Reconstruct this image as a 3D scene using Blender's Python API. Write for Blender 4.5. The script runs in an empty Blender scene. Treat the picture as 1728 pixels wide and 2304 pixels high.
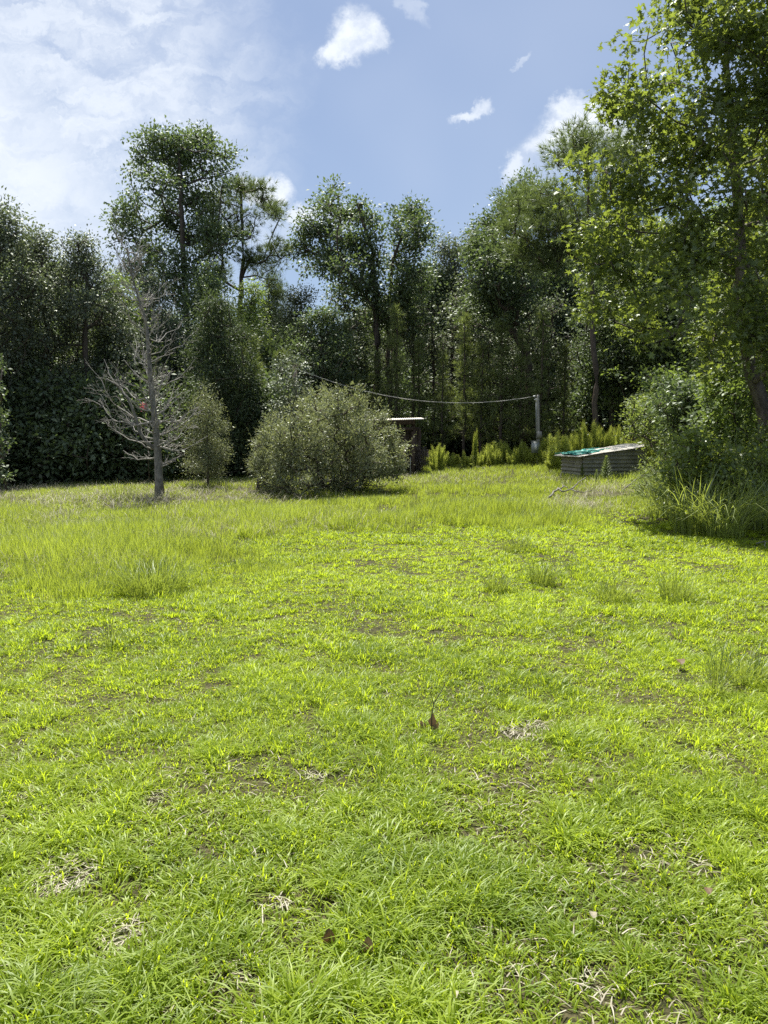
import bpy, math, random
import numpy as np

# ------------------------------------------------------------------ camera, sky, sun, exposure
sc = bpy.context.scene
R = math.radians
CAM_Z, PITCH, F = 1.6, 6.0, 1731.0          # eye height (m), downward tilt, focal length in photo pixels
SUN_EL, SUN_AZ = R(61), R(-13)              # azimuth measured from +Y towards +X
cam = bpy.data.objects.new('camera', bpy.data.cameras.new('camera'))
sc.collection.objects.link(cam)
cam.location = (0, 0, CAM_Z)
cam.rotation_euler = (R(90 - PITCH), 0, 0)
cam.data.sensor_fit = 'VERTICAL'
cam.data.sensor_height = 36
cam.data.lens = 36 * F / 2304
cam.data.clip_end = 2000
cam.data.clip_start = 0.05
sc.camera = cam
sc.view_settings.view_transform = 'Standard'
sc.view_settings.look = 'None'
sc.view_settings.gamma = 1
sc.view_settings.exposure = 1.1
sc.cycles.max_bounces = 5
sc.cycles.diffuse_bounces = 3
sc.cycles.glossy_bounces = 2
sc.cycles.transmission_bounces = 3
sc.cycles.transparent_max_bounces = 4
sc.cycles.use_denoising = False
sc.cycles.sample_clamp_indirect = 6

sd = bpy.data.lights.new('sun', 'SUN')
sun = bpy.data.objects.new('sun', sd)
sc.collection.objects.link(sun)
sd.energy = 4.6
sd.angle = R(0.5)
sd.color = (1.0, 0.955, 0.87)
sun.rotation_euler = (R(90) - SUN_EL, 0, math.pi - SUN_AZ)   # light travels from the sun towards the camera side
sun.location = (0, 0, 30)


def ray(px, py):
    """world direction through a photo pixel (1728 x 2304)"""
    x, y = (px - 864) / F, -(py - 1152) / F
    c, s = math.cos(R(PITCH)), math.sin(R(PITCH))
    return np.array([x, c + y * s, -s + y * c])


D2S = 1728 / 1659.0                          # my measuring scale -> photo pixels


def at(x, y, Y):
    d = ray(x * D2S, y * D2S)
    return np.array([0, 0, CAM_Z]) + d * (Y / d[1])


# ---- world: Nishita sky with a thin veil and a few cumulus puffs, laid out by direction
world = bpy.data.worlds.new('World')
sc.world = world
world.use_nodes = True
wt = world.node_tree
wt.nodes.clear()


class NT:
    def __init__(s, tree): s.t = tree
    def n(s, typ, **kw):
        nd = s.t.nodes.new(typ)
        for k, v in kw.items():
            if k.startswith('i_'):
                nd.inputs[int(k[2:])].default_value = v
            else:
                setattr(nd, k, v)
        return nd
    def put(s, sock, v):
        if isinstance(v, (int, float)): sock.default_value = v
        elif isinstance(v, tuple): sock.default_value = v
        else: s.t.links.new(v, sock)
    def m(s, op, a, b=0.0, c=0.0, clamp=False):
        nd = s.t.nodes.new('ShaderNodeMath'); nd.operation = op; nd.use_clamp = clamp
        for i, v in enumerate((a, b, c)): s.put(nd.inputs[i], v)
        return nd.outputs[0]
    def vm(s, op, a, b=(0, 0, 0), out=0):
        nd = s.t.nodes.new('ShaderNodeVectorMath'); nd.operation = op
        s.put(nd.inputs[0], a); s.put(nd.inputs[1], b)
        return nd.outputs[out]
    def mr(s, v, a, b, c=0.0, d=1.0, kind='SMOOTHSTEP'):
        nd = s.t.nodes.new('ShaderNodeMapRange'); nd.interpolation_type = kind
        s.put(nd.inputs[0], v)
        for i, q in enumerate((a, b, c, d)): nd.inputs[i + 1].default_value = q
        return nd.outputs[0]
    def noise(s, vec, scale, detail=4.0, rough=0.55, dist=0.0, col=False):
        nd = s.t.nodes.new('ShaderNodeTexNoise')
        if vec is not None: s.t.links.new(vec, nd.inputs['Vector'])
        nd.inputs['Scale'].default_value = scale; nd.inputs['Detail'].default_value = detail
        nd.inputs['Roughness'].default_value = rough; nd.inputs['Distortion'].default_value = dist
        return nd.outputs[1 if col else 0]
    def mix(s, f, a, b, mode='MIX'):
        nd = s.t.nodes.new('ShaderNodeMix'); nd.data_type = 'RGBA'; nd.blend_type = mode
        s.put(nd.inputs[0], f); s.put(nd.inputs[6], a); s.put(nd.inputs[7], b)
        return nd.outputs[2]
    def comb(s, x, y, z=0.0):
        nd = s.t.nodes.new('ShaderNodeCombineXYZ')
        for i, v in enumerate((x, y, z)): s.put(nd.inputs[i], v)
        return nd.outputs[0]


w = NT(wt)
sky = w.n('ShaderNodeTexSky', sky_type='NISHITA')
sky.sun_disc = False
sky.sun_elevation = SUN_EL
sky.sun_rotation = SUN_AZ
sky.air_density = 1.1
sky.dust_density = 0.6
sky.ozone_density = 2.5
tc = w.n('ShaderNodeTexCoord')
sp = w.n('ShaderNodeSeparateXYZ')
wt.links.new(tc.outputs['Generated'], sp.inputs[0])
yy = w.m('MAXIMUM', w.m('ABSOLUTE', sp.outputs[1]), 0.05)
U = w.m('DIVIDE', sp.outputs[0], yy)
V = w.m('DIVIDE', sp.outputs[2], yy)
P = w.comb(U, V)
wob = w.vm('SCALE', w.vm('SUBTRACT', w.noise(P, 9, 8, 0.66, col=True), (0.5, 0.5, 0.5)))
wob.node.inputs['Scale'].default_value = 0.085
wob2 = w.vm('SCALE', w.vm('SUBTRACT', w.noise(P, 30, 8, 0.66, col=True), (0.5, 0.5, 0.5)))
wob2.node.inputs['Scale'].default_value = 0.03
PW = w.vm('ADD', w.vm('ADD', P, wob), wob2)


def puff(x, y, rx, ry, rot, amp):
    d = ray(x * D2S, y * D2S)
    mp = w.n('ShaderNodeMapping', vector_type='TEXTURE')
    mp.inputs['Location'].default_value = (d[0] / d[1], d[2] / d[1], 0)
    mp.inputs['Rotation'].default_value = (0, 0, R(rot))
    mp.inputs['Scale'].default_value = (rx / 1560, ry / 1560, 1)
    wt.links.new(PW, mp.inputs[0])
    g = w.n('ShaderNodeVectorMath', operation='LENGTH')
    wt.links.new(mp.outputs[0], g.inputs[0])
    return w.m('MULTIPLY', w.mr(g.outputs[1], 1.08, 0.42), amp)


cum = None
for a in [(765, 80, 62, 58, 30, 1.0), (735, 120, 45, 34, 10, .95), (800, 100, 40, 30, 0, .7),
          (1035, 238, 42, 20, 40, .8), (1003, 262, 38, 16, 20, .75), (1262, 262, 120, 58, 30, 1.0), (1215, 280, 85, 38, 40, 1.0), (1235, 225, 60, 30, 35, .9), (1300, 235, 90, 40, 20, 1.0),
          (1205, 300, 60, 30, 40, .85), (1118, 352, 40, 25, 45, .7), (1350, 290, 90, 40, 0, .9), (580, 415, 62, 42, -10, 1.0),
          (540, 400, 45, 30, 0, .9), (660, 455, 40, 26, 20, .85), (700, 480, 80, 40, 0, .6), (580, 490, 90, 50, 0, .35),
          (1130, 118, 30, 9, 25, .3), (888, 8, 50, 20, -60, .3), (1190, 340, 110, 60, 30, .3)]:
    q = puff(*a)
    cum = q if cum is None else w.m('MAXIMUM', cum, q)
tex = w.mr(w.noise(PW, 22, 6, 0.6), 0.3, 0.65, 0.55, 1.0)
cum = w.m('MULTIPLY', cum, tex)
# veil: high rippled sheet in the upper left
mpv = w.n('ShaderNodeMapping'); mpv.inputs['Rotation'].default_value = (0, 0, R(35)); mpv.inputs['Scale'].default_value = (1.0, 2.4, 1)
wt.links.new(PW, mpv.inputs[0])
rip = w.noise(mpv.outputs[0], 14, 9, 0.62, 0.5)
big = w.noise(PW, 5.0, 6, 0.6)
edge = w.mr(w.m('ADD', U, w.m('MULTIPLY', w.m('SUBTRACT', big, 0.5), 0.30)), -0.09, -0.27)
low = w.mr(V, 0.18, 0.36)
veil = w.m('MULTIPLY', w.m('MULTIPLY', edge, low), w.mr(rip, 0.28, 0.68, 0.25, 0.88))
core = w.m('MULTIPLY', w.mr(w.m('ADD', U, w.m('MULTIPLY', V, 0.55)), -0.02, -0.30), w.mr(big, 0.25, 0.6, .2, .95))
veil = w.m('MAXIMUM', veil, w.m('MULTIPLY', w.m('MULTIPLY', core, w.mr(rip, .2, .6, .55, 1)), w.mr(V, .1, .3)))
hazy = w.m('MULTIPLY', w.mr(w.noise(P, 2.2, 3, 0.5), 0.35, 0.7), 0.16)
cover = w.m('MINIMUM', w.m('ADD', w.m('MAXIMUM', cum, w.m('MULTIPLY', veil, 0.80)), hazy), 1.0)
skyc = w.mix(0.42, sky.outputs[0], (4.6, 5.8, 8.6, 1.0))
col = w.mix(cover, skyc, (9.9, 10.5, 11.3, 1.0))
bg = w.n('ShaderNodeBackground')
bg.inputs['Strength'].default_value = 0.046
wt.links.new(col, bg.inputs['Color'])
wo = w.n('ShaderNodeOutputWorld')
wt.links.new(bg.outputs[0], wo.inputs[0])

# ------------------------------------------------------------------ helpers
rng = np.random.default_rng(7)


def hash2(ix, iy, seed):
    h = (ix.astype(np.int64) * 374761393 + iy.astype(np.int64) * 668265263 + seed * 1442695041) & 0xFFFFFFFF
    h = ((h ^ (h >> 13)) * 1274126177) & 0xFFFFFFFF
    return ((h ^ (h >> 16)) & 0xFFFFFF) / float(0xFFFFFF)


def vnoise(x, y, seed=0):
    x = np.asarray(x, float); y = np.asarray(y, float)
    ix, iy = np.floor(x), np.floor(y)
    fx, fy = x - ix, y - iy
    fx = fx * fx * (3 - 2 * fx); fy = fy * fy * (3 - 2 * fy)
    a = hash2(ix, iy, seed); b = hash2(ix + 1, iy, seed); c = hash2(ix, iy + 1, seed); d = hash2(ix + 1, iy + 1, seed)
    return (a * (1 - fx) + b * fx) * (1 - fy) + (c * (1 - fx) + d * fx) * fy


def sstep(a, b, x):
    t = np.clip((np.asarray(x, float) - a) / (b - a), 0, 1)
    return t * t * (3 - 2 * t)


def height(x, y):
    x = np.asarray(x, float); y = np.asarray(y, float)
    z = 0.018 * np.clip(x, -30, 30) * sstep(5, 25, y) + 0.006 * np.clip(y - 15, 0, 40)
    z = z + 0.05 * (vnoise(x * .9, y * .9, 1) - .5) + 0.10 * (vnoise(x * .28, y * .28, 2) - .5) * sstep(3, 9, y)
    return z


def H(x, y): return float(height(x, y))


def on_ground(x, y):
    """ground point seen at the measured spot (x, y)"""
    d = ray(x * D2S, y * D2S)
    t = 0.5
    while t < 90:
        p = np.array([0, 0, CAM_Z]) + d * t
        if p[2] <= H(p[0], p[1]): break
        t += 0.02
    return p


def mesh_np(name, V_, faces, mat, tint=None, smooth=False, parent=None, link=True):
    """faces: list of int arrays (n, k)"""
    V_ = np.asarray(V_, dtype=np.float32)
    me = bpy.data.meshes.new(name)
    faces = [np.asarray(f, dtype=np.int32) for f in faces if len(f)]
    nl = sum(f.size for f in faces); npoly = sum(len(f) for f in faces)
    me.vertices.add(len(V_)); me.vertices.foreach_set('co', V_.ravel())
    me.loops.add(nl); me.loops.foreach_set('vertex_index', np.concatenate([f.ravel() for f in faces]))
    me.polygons.add(npoly)
    tot = np.concatenate([np.full(len(f), f.shape[1], np.int32) for f in faces])
    st = np.concatenate([[0], np.cumsum(tot)[:-1]]).astype(np.int32)
    me.polygons.foreach_set('loop_start', st)
    try: me.polygons.foreach_set('loop_total', tot)
    except Exception: pass
    if smooth: me.polygons.foreach_set('use_smooth', np.ones(npoly, bool))
    if tint is not None:
        at_ = me.attributes.new('tint', 'FLOAT', 'POINT')
        at_.data.foreach_set('value', np.asarray(tint, dtype=np.float32))
    me.update(calc_edges=True)
    mats = mat if isinstance(mat, (list, tuple)) else [mat]
    for m_ in mats: me.materials.append(m_)
    ob = bpy.data.objects.new(name, me)
    if link: sc.collection.objects.link(ob)
    if parent is not None: ob.parent = parent
    return ob


def tag(o, label=None, cat=None, group=None, kind=None):
    if label: o['label'] = label
    if cat: o['category'] = cat
    if group: o['group'] = group
    if kind: o['kind'] = kind
    return o


def empty(name, loc, label=None, cat=None, group=None, rz=0.0):
    o = bpy.data.objects.new(name, None)
    sc.collection.objects.link(o)
    o.location = [float(v) for v in loc]
    o.rotation_euler = (0, 0, rz)
    o.empty_display_size = .2
    return tag(o, label, cat, group)


def copy_thing(root, loc, rz=0.0, s=(1, 1, 1), label=None, group=None):
    r = root.copy(); sc.collection.objects.link(r)
    r.location = [float(v) for v in loc]; r.rotation_euler = (0, 0, rz); r.scale = s
    if label: r['label'] = label
    if group: r['group'] = group
    for ch in list(root.children):
        c = ch.copy(); sc.collection.objects.link(c); c.parent = r
        for g in list(ch.children):
            d = g.copy(); sc.collection.objects.link(d); d.parent = c
    return r


class Geo:
    """collects boxes, tubes and quads for one mesh"""
    def __init__(s): s.V = []; s.F3 = []; s.F4 = []; s.n = 0
    def add(s, v, f3=(), f4=()):
        v = np.asarray(v, float)
        if len(f3): s.F3.append(np.asarray(f3) + s.n)
        if len(f4): s.F4.append(np.asarray(f4) + s.n)
        s.V.append(v); s.n += len(v)
    def box(s, c, d, ax=None):
        """centre, full sizes, optional 3x3 axes (rows)"""
        ax = np.eye(3) if ax is None else np.asarray(ax, float)
        k = np.array([[i, j, l] for i in (-.5, .5) for j in (-.5, .5) for l in (-.5, .5)]) * np.asarray(d)
        s.add(np.asarray(c) + k @ ax, f4=[[0, 1, 3, 2], [4, 6, 7, 5], [0, 4, 5, 1], [2, 3, 7, 6], [0, 2, 6, 4], [1, 5, 7, 3]])
    def tube(s, pts, rad, sides=6, cap=True):
        pts = np.asarray(pts, float); m_ = len(pts)
        rad = np.full(m_, rad) if np.isscalar(rad) else np.asarray(rad, float)
        t = np.gradient(pts, axis=0); t /= np.linalg.norm(t, axis=1)[:, None] + 1e-9
        ref = np.array([0, 0, 1.]) if abs(t[:, 2]).mean() < .8 else np.array([1., 0, 0])
        a = np.cross(t, ref); a /= np.linalg.norm(a, axis=1)[:, None] + 1e-9
        b = np.cross(t, a)
        ang = np.arange(sides) * 2 * math.pi / sides
        v = pts[:, None] + rad[:, None, None] * (np.cos(ang)[None, :, None] * a[:, None] + np.sin(ang)[None, :, None] * b[:, None])
        v = v.reshape(-1, 3)
        i = np.arange(m_ - 1)[:, None] * sides; j = np.arange(sides)[None]; k = (j + 1) % sides
        f = np.stack([i + j, i + k, i + k + sides, i + j + sides], -1).reshape(-1, 4)
        f3 = []
        if cap:
            v = np.vstack([v, pts[-1], pts[0]])
            e = (m_ - 1) * sides
            f3 = [[e + q, e + (q + 1) % sides, m_ * sides] for q in range(sides)] + [[(q + 1) % sides, q, m_ * sides + 1] for q in range(sides)]
        s.add(v, f3, f)
    def obj(s, name, mat, parent=None, smooth=False):
        return mesh_np(name, np.vstack(s.V), [np.vstack(q) for q in (s.F3, s.F4) if q], mat, smooth=smooth, parent=parent)


# ------------------------------------------------------------------ materials
def new_mat(name):
    m_ = bpy.data.materials.new(name); m_.use_nodes = True
    m_.node_tree.nodes.clear()
    return m_, NT(m_.node_tree)


def leaf_mat(name, dark, light, trans, tw=0.45, gloss=0.08, rough=0.52, vary=0.35, patch=None):
    """thin leaf: diffuse + translucent + waxy reflection; colours differ leaf by leaf and plant by plant"""
    m_, t = new_mat(name)
    a = t.n('ShaderNodeAttribute', attribute_name='tint')
    oi = t.n('ShaderNodeObjectInfo')
    f = t.m('ADD', a.outputs['Fac'], t.m('MULTIPLY', t.m('SUBTRACT', oi.outputs['Random'], 0.5), vary), clamp=True)
    if patch:
        geo = t.n('ShaderNodeNewGeometry')
        nz = t.noise(geo.outputs['Position'], patch, 3, .55)
        f = t.m('ADD', f, t.m('MULTIPLY', t.m('SUBTRACT', nz, .5), 1.3), clamp=True)
    c = t.mix(f, dark + (1,), light + (1,))
    tr = t.mix(f, tuple(v * .62 for v in trans) + (1,), trans + (1,))
    d = t.n('ShaderNodeBsdfDiffuse'); t.put(d.inputs[0], c)
    g = t.n('ShaderNodeBsdfTranslucent'); t.put(g.inputs[0], tr)
    gl = t.n('ShaderNodeBsdfGlossy'); gl.inputs['Roughness'].default_value = rough
    gl.inputs[0].default_value = (.95, 1, .93, 1)
    m1 = t.n('ShaderNodeMixShader'); m1.inputs[0].default_value = tw
    t.t.links.new(d.outputs[0], m1.inputs[1]); t.t.links.new(g.outputs[0], m1.inputs[2])
    lw = t.n('ShaderNodeFresnel'); lw.inputs[0].default_value = 1.4
    m2 = t.n('ShaderNodeMixShader')
    t.put(m2.inputs[0], t.m('MINIMUM', t.m('ADD', t.m('MULTIPLY', lw.outputs[0], gloss * 1.2), gloss * .25), gloss))
    if gloss == 0: m2.inputs[0].default_value = 0
    t.t.links.new(m1.outputs[0], m2.inputs[1]); t.t.links.new(gl.outputs[0], m2.inputs[2])
    o = t.n('ShaderNodeOutputMaterial'); t.t.links.new(m2.outputs[0], o.inputs[0])
    return m_


def solid_mat(name, c1, c2, scale=6.0, rough=.8, metal=0.0, stretch=None, bump=.3, spec=.3, detail=6):
    m_, t = new_mat(name)
    tc_ = t.n('ShaderNodeTexCoord')
    mp = t.n('ShaderNodeMapping')
    t.t.links.new(tc_.outputs['Object'], mp.inputs[0])
    if stretch: mp.inputs['Scale'].default_value = stretch
    nz = t.noise(mp.outputs[0], scale, detail, .65)
    f = t.mr(nz, .32, .68, 0, 1, 'LINEAR')
    p = t.n('ShaderNodeBsdfPrincipled')
    t.put(p.inputs['Base Color'], t.mix(f, c1 + (1,), c2 + (1,)))
    p.inputs['Roughness'].default_value = rough; p.inputs['Metallic'].default_value = metal
    p.inputs['Specular IOR Level'].default_value = spec
    if bump:
        b = t.n('ShaderNodeBump'); b.inputs['Strength'].default_value = bump; b.inputs['Distance'].default_value = .02
        t.put(b.inputs['Height'], nz); t.t.links.new(b.outputs[0], p.inputs['Normal'])
    o = t.n('ShaderNodeOutputMaterial'); t.t.links.new(p.outputs[0], o.inputs[0])
    return m_


M = {}
M['oak'] = leaf_mat('oak_leaf', (.050, .078, .038), (.125, .170, .078), (.19, .27, .065), .38, .14)
M['grey'] = leaf_mat('greyish_leaf', (.070, .092, .058), (.180, .205, .125), (.19, .24, .09), .34, .16)
M['fresh'] = leaf_mat('fresh_leaf', (.060, .105, .026), (.150, .200, .060), (.31, .43, .065), .44, .12)
M['gum'] = leaf_mat('star_leaf', (.060, .095, .032), (.145, .190, .062), (.38, .48, .06), .44, .11, .45)
M['needle'] = leaf_mat('pine_needle', (.070, .100, .048), (.185, .225, .085), (.24, .32, .07), .36, .08, .4)
M['youngneedle'] = leaf_mat('young_pine_needle', (.085, .115, .045), (.215, .255, .100), (.34, .42, .09), .42, .06, .5)
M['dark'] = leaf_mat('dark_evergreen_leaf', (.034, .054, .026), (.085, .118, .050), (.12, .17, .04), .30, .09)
M['olive'] = leaf_mat('silvery_olive_leaf', (.105, .130, .070), (.290, .310, .180), (.32, .36, .12), .38, .09, .4)
M['lawn'] = leaf_mat('lawn_blade', (.110, .178, .014), (.335, .410, .034), (.72, .89, .040), .48, .03, .5, vary=0, patch=.8)
M['meadow'] = leaf_mat('meadow_blade', (.085, .140, .026), (.260, .310, .066), (.58, .70, .065), .45, .04, .5, vary=0, patch=.7)
M['clump'] = leaf_mat('grass_clump_blade', (.060, .105, .022), (.190, .235, .060), (.42, .52, .06), .43, .03, .45)
M['reed'] = leaf_mat('long_grass_blade', (.100, .145, .040), (.290, .340, .110), (.52, .62, .09), .42, .08, .4)
M['fennel'] = leaf_mat('feathery_weed_leaf', (.200, .260, .060), (.380, .430, .110), (.72, .80, .12), .45, .05)
M['weed'] = leaf_mat('weed_leaf', (.080, .120, .035), (.180, .220, .080), (.36, .46, .08), .42, .10)
M['straw'] = leaf_mat('dry_straw', (.26, .23, .16), (.54, .50, .39), (.32, .29, .20), .25, .02)
M['deadleaf'] = leaf_mat('dry_leaf', (.13, .085, .05), (.26, .19, .12), (.20, .11, .05), .25, .05)
M['deadstem'] = leaf_mat('dead_weed', (.12, .10, .09), (.24, .20, .18), (.12, .10, .09), .2, .05)
M['pink'] = leaf_mat('pink_petal', (.55, .12, .16), (.75, .22, .26), (.70, .20, .22), .4, .04)
M['yellow'] = leaf_mat('yellow_petal', (.65, .55, .03), (.80, .70, .06), (.8, .7, .05), .4, .04)
M['bark'] = solid_mat('brown_bark', (.045, .035, .028), (.13, .105, .085), 14, .9, stretch=(1, 1, .25))
M['barkgrey'] = solid_mat('grey_lichen_bark', (.065, .06, .052), (.25, .24, .21), 13, .85, stretch=(1, 1, .5), bump=.5)
M['barkgum'] = solid_mat('brown_grey_bark', (.06, .05, .042), (.17, .15, .13), 12, .9, stretch=(1, 1, .4), bump=.5)
M['twig'] = solid_mat('bleached_twig', (.16, .15, .13), (.40, .38, .335), 12, .7, bump=.15)
M['wood'] = solid_mat('weathered_board', (.045, .032, .024), (.12, .085, .062), 8, .85, stretch=(6, 6, .6))
M['post'] = solid_mat('grey_weathered_post', (.19, .185, .17), (.36, .35, .32), 10, .85, stretch=(6, 6, .5))
M['tin'] = solid_mat('dull_galvanised_tin', (.17, .17, .145), (.32, .31, .26), 4, .6, .15, bump=.05)
M['tinroof'] = solid_mat('pale_weathered_tin', (.50, .46, .38), (.74, .71, .64), 5, .6, .1, bump=.08)
M['roofedge'] = solid_mat('dark_tin_roof', (.10, .10, .10), (.30, .30, .30), 5, .5, .4, bump=.05)
M['tarp'] = solid_mat('teal_plastic_mesh', (.008, .12, .10), (.02, .33, .26), 24, .5, bump=.3)
M['box'] = solid_mat('grey_enclosure_paint', (.22, .25, .25), (.32, .34, .33), 5, .5, .2, bump=.05)
M['white'] = solid_mat('white_plastic', (.62, .63, .62), (.80, .80, .78), 8, .5, bump=.05)
M['wire'] = solid_mat('pale_cable_sheath', (.24, .25, .23), (.38, .38, .35), 8, .5, bump=0)

gm, t = new_mat('soil_and_thatch')
geo = t.n('ShaderNodeNewGeometry')
n1 = t.noise(geo.outputs['Position'], 1.1, 4, .6); n2 = t.noise(geo.outputs['Position'], 38, 6, .7)
c0 = t.mix(t.mr(n2, .35, .65), (.020, .022, .009, 1), (.10, .088, .045, 1))
c1 = t.mix(t.mr(n1, .45, .8), c0, (.026, .036, .010, 1))
sxy = t.n('ShaderNodeSeparateXYZ'); t.t.links.new(geo.outputs['Position'], sxy.inputs[0])
litter = t.mix(t.mr(n2, .3, .7), (.05, .035, .022, 1), (.12, .085, .05, 1))
c2 = t.mix(t.mr(sxy.outputs[1], 34, 40), c1, litter)
pb = t.n('ShaderNodeBsdfPrincipled'); t.put(pb.inputs['Base Color'], c2); pb.inputs['Roughness'].default_value = .95
pb.inputs['Specular IOR Level'].default_value = .1
bp = t.n('ShaderNodeBump'); bp.inputs['Strength'].default_value = .6; bp.inputs['Distance'].default_value = .02
t.put(bp.inputs['Height'], n2); t.t.links.new(bp.outputs[0], pb.inputs['Normal'])
o_ = t.n('ShaderNodeOutputMaterial'); t.t.links.new(pb.outputs[0], o_.inputs[0])

# ------------------------------------------------------------------ ground
gx = np.concatenate([-np.geomspace(300, 8, 40), np.linspace(-7.8, 7.8, 105), np.geomspace(8, 300, 40)])
gy = np.concatenate([[-40, -15, -5, -1], np.linspace(0, 22, 160), np.geomspace(22.5, 500, 70)])
X_, Y_ = np.meshgrid(gx, gy)
Z_ = height(X_, Y_)
nx, ny = len(gx), len(gy)
idx = (np.arange(ny - 1)[:, None] * nx + np.arange(nx - 1)[None]).ravel()
ground = mesh_np('ground', np.stack([X_, Y_, Z_], -1).reshape(-1, 3), [np.stack([idx, idx + 1, idx + nx + 1, idx + nx], -1)], gm, smooth=True)
tag(ground, kind='structure')

# ------------------------------------------------------------------ blades, leaves
def norm(a): return a / (np.linalg.norm(a, axis=-1, keepdims=True) + 1e-9)


def blades(base, h, wdt, az, lean, tint, curl=1.0, seg=2):
    """curved tapering grass blades; az direction of lean, lean = sideways share of height"""
    n = len(base)
    d = np.stack([np.cos(az), np.sin(az), np.zeros(n)], -1)
    side = np.stack([-np.sin(az), np.cos(az), np.zeros(n)], -1)
    rows = []
    for k in range(seg):
        s_ = k / seg
        off = d * (h * lean * (s_ ** (1 + curl * .8)))[:, None]
        p = base + off; p[:, 2] += h * (s_ - .25 * lean * s_ ** 3)
        ww = (wdt * (1 - .45 * s_) * .5)[:, None]
        rows += [p - side * ww, p + side * ww]
    tip = base + d * (h * lean)[:, None]; tip[:, 2] += h * (1 - .3 * np.clip(lean, 0, 1.6) ** 1.3)
    rows.append(tip)
    k_ = 2 * seg + 1
    Vv = np.stack(rows, 1).reshape(-1, 3)
    b = np.arange(n)[:, None] * k_
    f4 = [b + np.array([[2 * q, 2 * q + 1, 2 * q + 3, 2 * q + 2]]) for q in range(seg - 1)]
    f3 = b + np.array([[2 * seg - 2, 2 * seg - 1, 2 * seg]])
    return Vv, f3, (np.vstack(f4) if f4 else np.zeros((0, 4), int)), np.repeat(tint, k_)


def rand_dirs(n, r, up=0.0):
    v = r.normal(size=(n, 3)); v[:, 2] += up
    return norm(v)


LEAF = {
    'oval': (np.array([[0, 0, 0], [-.28, .45, .07], [0, 1, 0], [.28, .45, .07]]), [[0, 3, 2, 1]]),
    'lance': (np.array([[0, 0, 0], [-.14, .45, .03], [0, 1, 0], [.14, .45, .03]]), [[0, 3, 2, 1]]),
    'needle': (np.array([[-.03, 0, 0], [.03, 0, 0], [0, 1, 0]]), [[0, 1, 2]]),
}
_st = []
for k in range(5):
    a0 = R(90 + (k - 2) * 64)
    _st.append([math.cos(a0) * (1 if k in (1, 2, 3) else .8) * .62, .32 + math.sin(a0) * .68 * (1 if k in (1, 2, 3) else .8), -.06])
    if k < 4:
        a1 = a0 + R(32); _st.append([math.cos(a1) * .24, .32 + math.sin(a1) * .24, .02])
LEAF['star'] = (np.array([[0, .0, 0]] + _st), [[0, i + 1, i + 2] for i in range(len(_st) - 1)])


def leaves(pos, axis, nrm, size, kind, tint):
    tv, tf = LEAF[kind]
    tf = np.array(tf)
    y = norm(axis); z = norm(nrm - (nrm * y).sum(-1, keepdims=True) * y); x = np.cross(y, z)
    Rm = np.stack([x, y, z], 1)
    v = pos[:, None] + np.einsum('kj,njl->nkl', tv, Rm) * size[:, None, None]
    n, k = len(pos), len(tv)
    f = (np.arange(n)[:, None, None] * k + tf[None]).reshape(-1, tf.shape[1])
    return v.reshape(-1, 3), f, np.repeat(tint, k)


def grow(trunk, targets, r, seglen=.55, droop=0.0, up=.35):
    """attach every target to the nearest suitable node of the skeleton by a bent twig; returns nodes and parents"""
    pos = [np.array(p, float) for p in trunk]; par = [-1] + list(range(len(trunk) - 1))
    T = np.asarray(targets)
    tp = np.array(trunk)
    order = np.argsort([np.min(np.linalg.norm(tp - q, axis=1)) for q in T])
    tip_of = np.zeros(len(T), int)
    P_ = np.zeros((len(trunk) + len(T) * 12, 3)); P_[:len(trunk)] = tp; n = len(trunk)
    for q in order:
        tgt = T[q]
        dv = tgt - P_[:n]
        dist = np.linalg.norm(dv, axis=1)
        hz = np.linalg.norm(dv[:, :2], axis=1)
        cost = dist + .9 * np.maximum(0, up * hz - dv[:, 2]) + (np.arange(n) < 2) * 1.5
        i = int(np.argmin(cost))
        k = int(min(9, max(1, round(dist[i] / seglen))))
        a, b = P_[i].copy(), tgt
        bend = np.array([0, 0, -1.0]) * dist[i] * .10 + r.normal(size=3) * dist[i] * .06
        prev = i
        for s_ in range(1, k + 1):
            u = s_ / k
            p = a * (1 - u) + b * u + bend * 4 * u * (1 - u) * (1 - droop * 2) + (r.normal(size=3) * seglen * .06 if s_ < k else 0)
            P_[n] = p; par.append(prev); prev = n; n += 1
        tip_of[q] = prev
    return P_[:n], np.array(par), tip_of


def skeleton_geo(P_, par, r0, rtip, power=2.3, sides=5, flare=1.25):
    n = len(P_)
    acc = np.zeros(n); kids = [[] for _ in range(n)]
    for i in range(1, n): kids[par[i]].append(i)
    for i in range(n - 1, -1, -1):
        if not kids[i]: acc[i] += 1
        if i: acc[par[i]] += acc[i]
    rad = rtip + (r0 - rtip) * (acc / acc[0]) ** (1 / power)
    rad[0] *= flare
    g = Geo()
    stack = [(0, None)]
    while stack:
        i, start = stack.pop()
        pts, rr = [], []
        if start is not None:
            pts.append(P_[start]); rr.append(min(rad[i] * 1.25, rad[start]))
        j = i
        while True:
            pts.append(P_[j]); rr.append(rad[j])
            if not kids[j]:
                break
            ks = sorted(kids[j], key=lambda q: -acc[q])
            for q in ks[1:]: stack.append((q, j))
            j = ks[0]
        if len(pts) > 1:
            rr[-1] *= .5
            g.tube(pts, rr, sides if rr[0] > .03 else 3, cap=False)
    return g


def blob_targets(blobs, n, r, shell=.45):
    """points in a set of balls (x, y, z, radius), more of them towards the outside"""
    b = np.array(blobs); wts = b[:, 3] ** 2.2; wts /= wts.sum()
    k = r.choice(len(b), n, p=wts)
    d = rand_dirs(n, r); u = r.random(n) ** shell
    return b[k, :3] + d * (b[k, 3] * u)[:, None]


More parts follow.
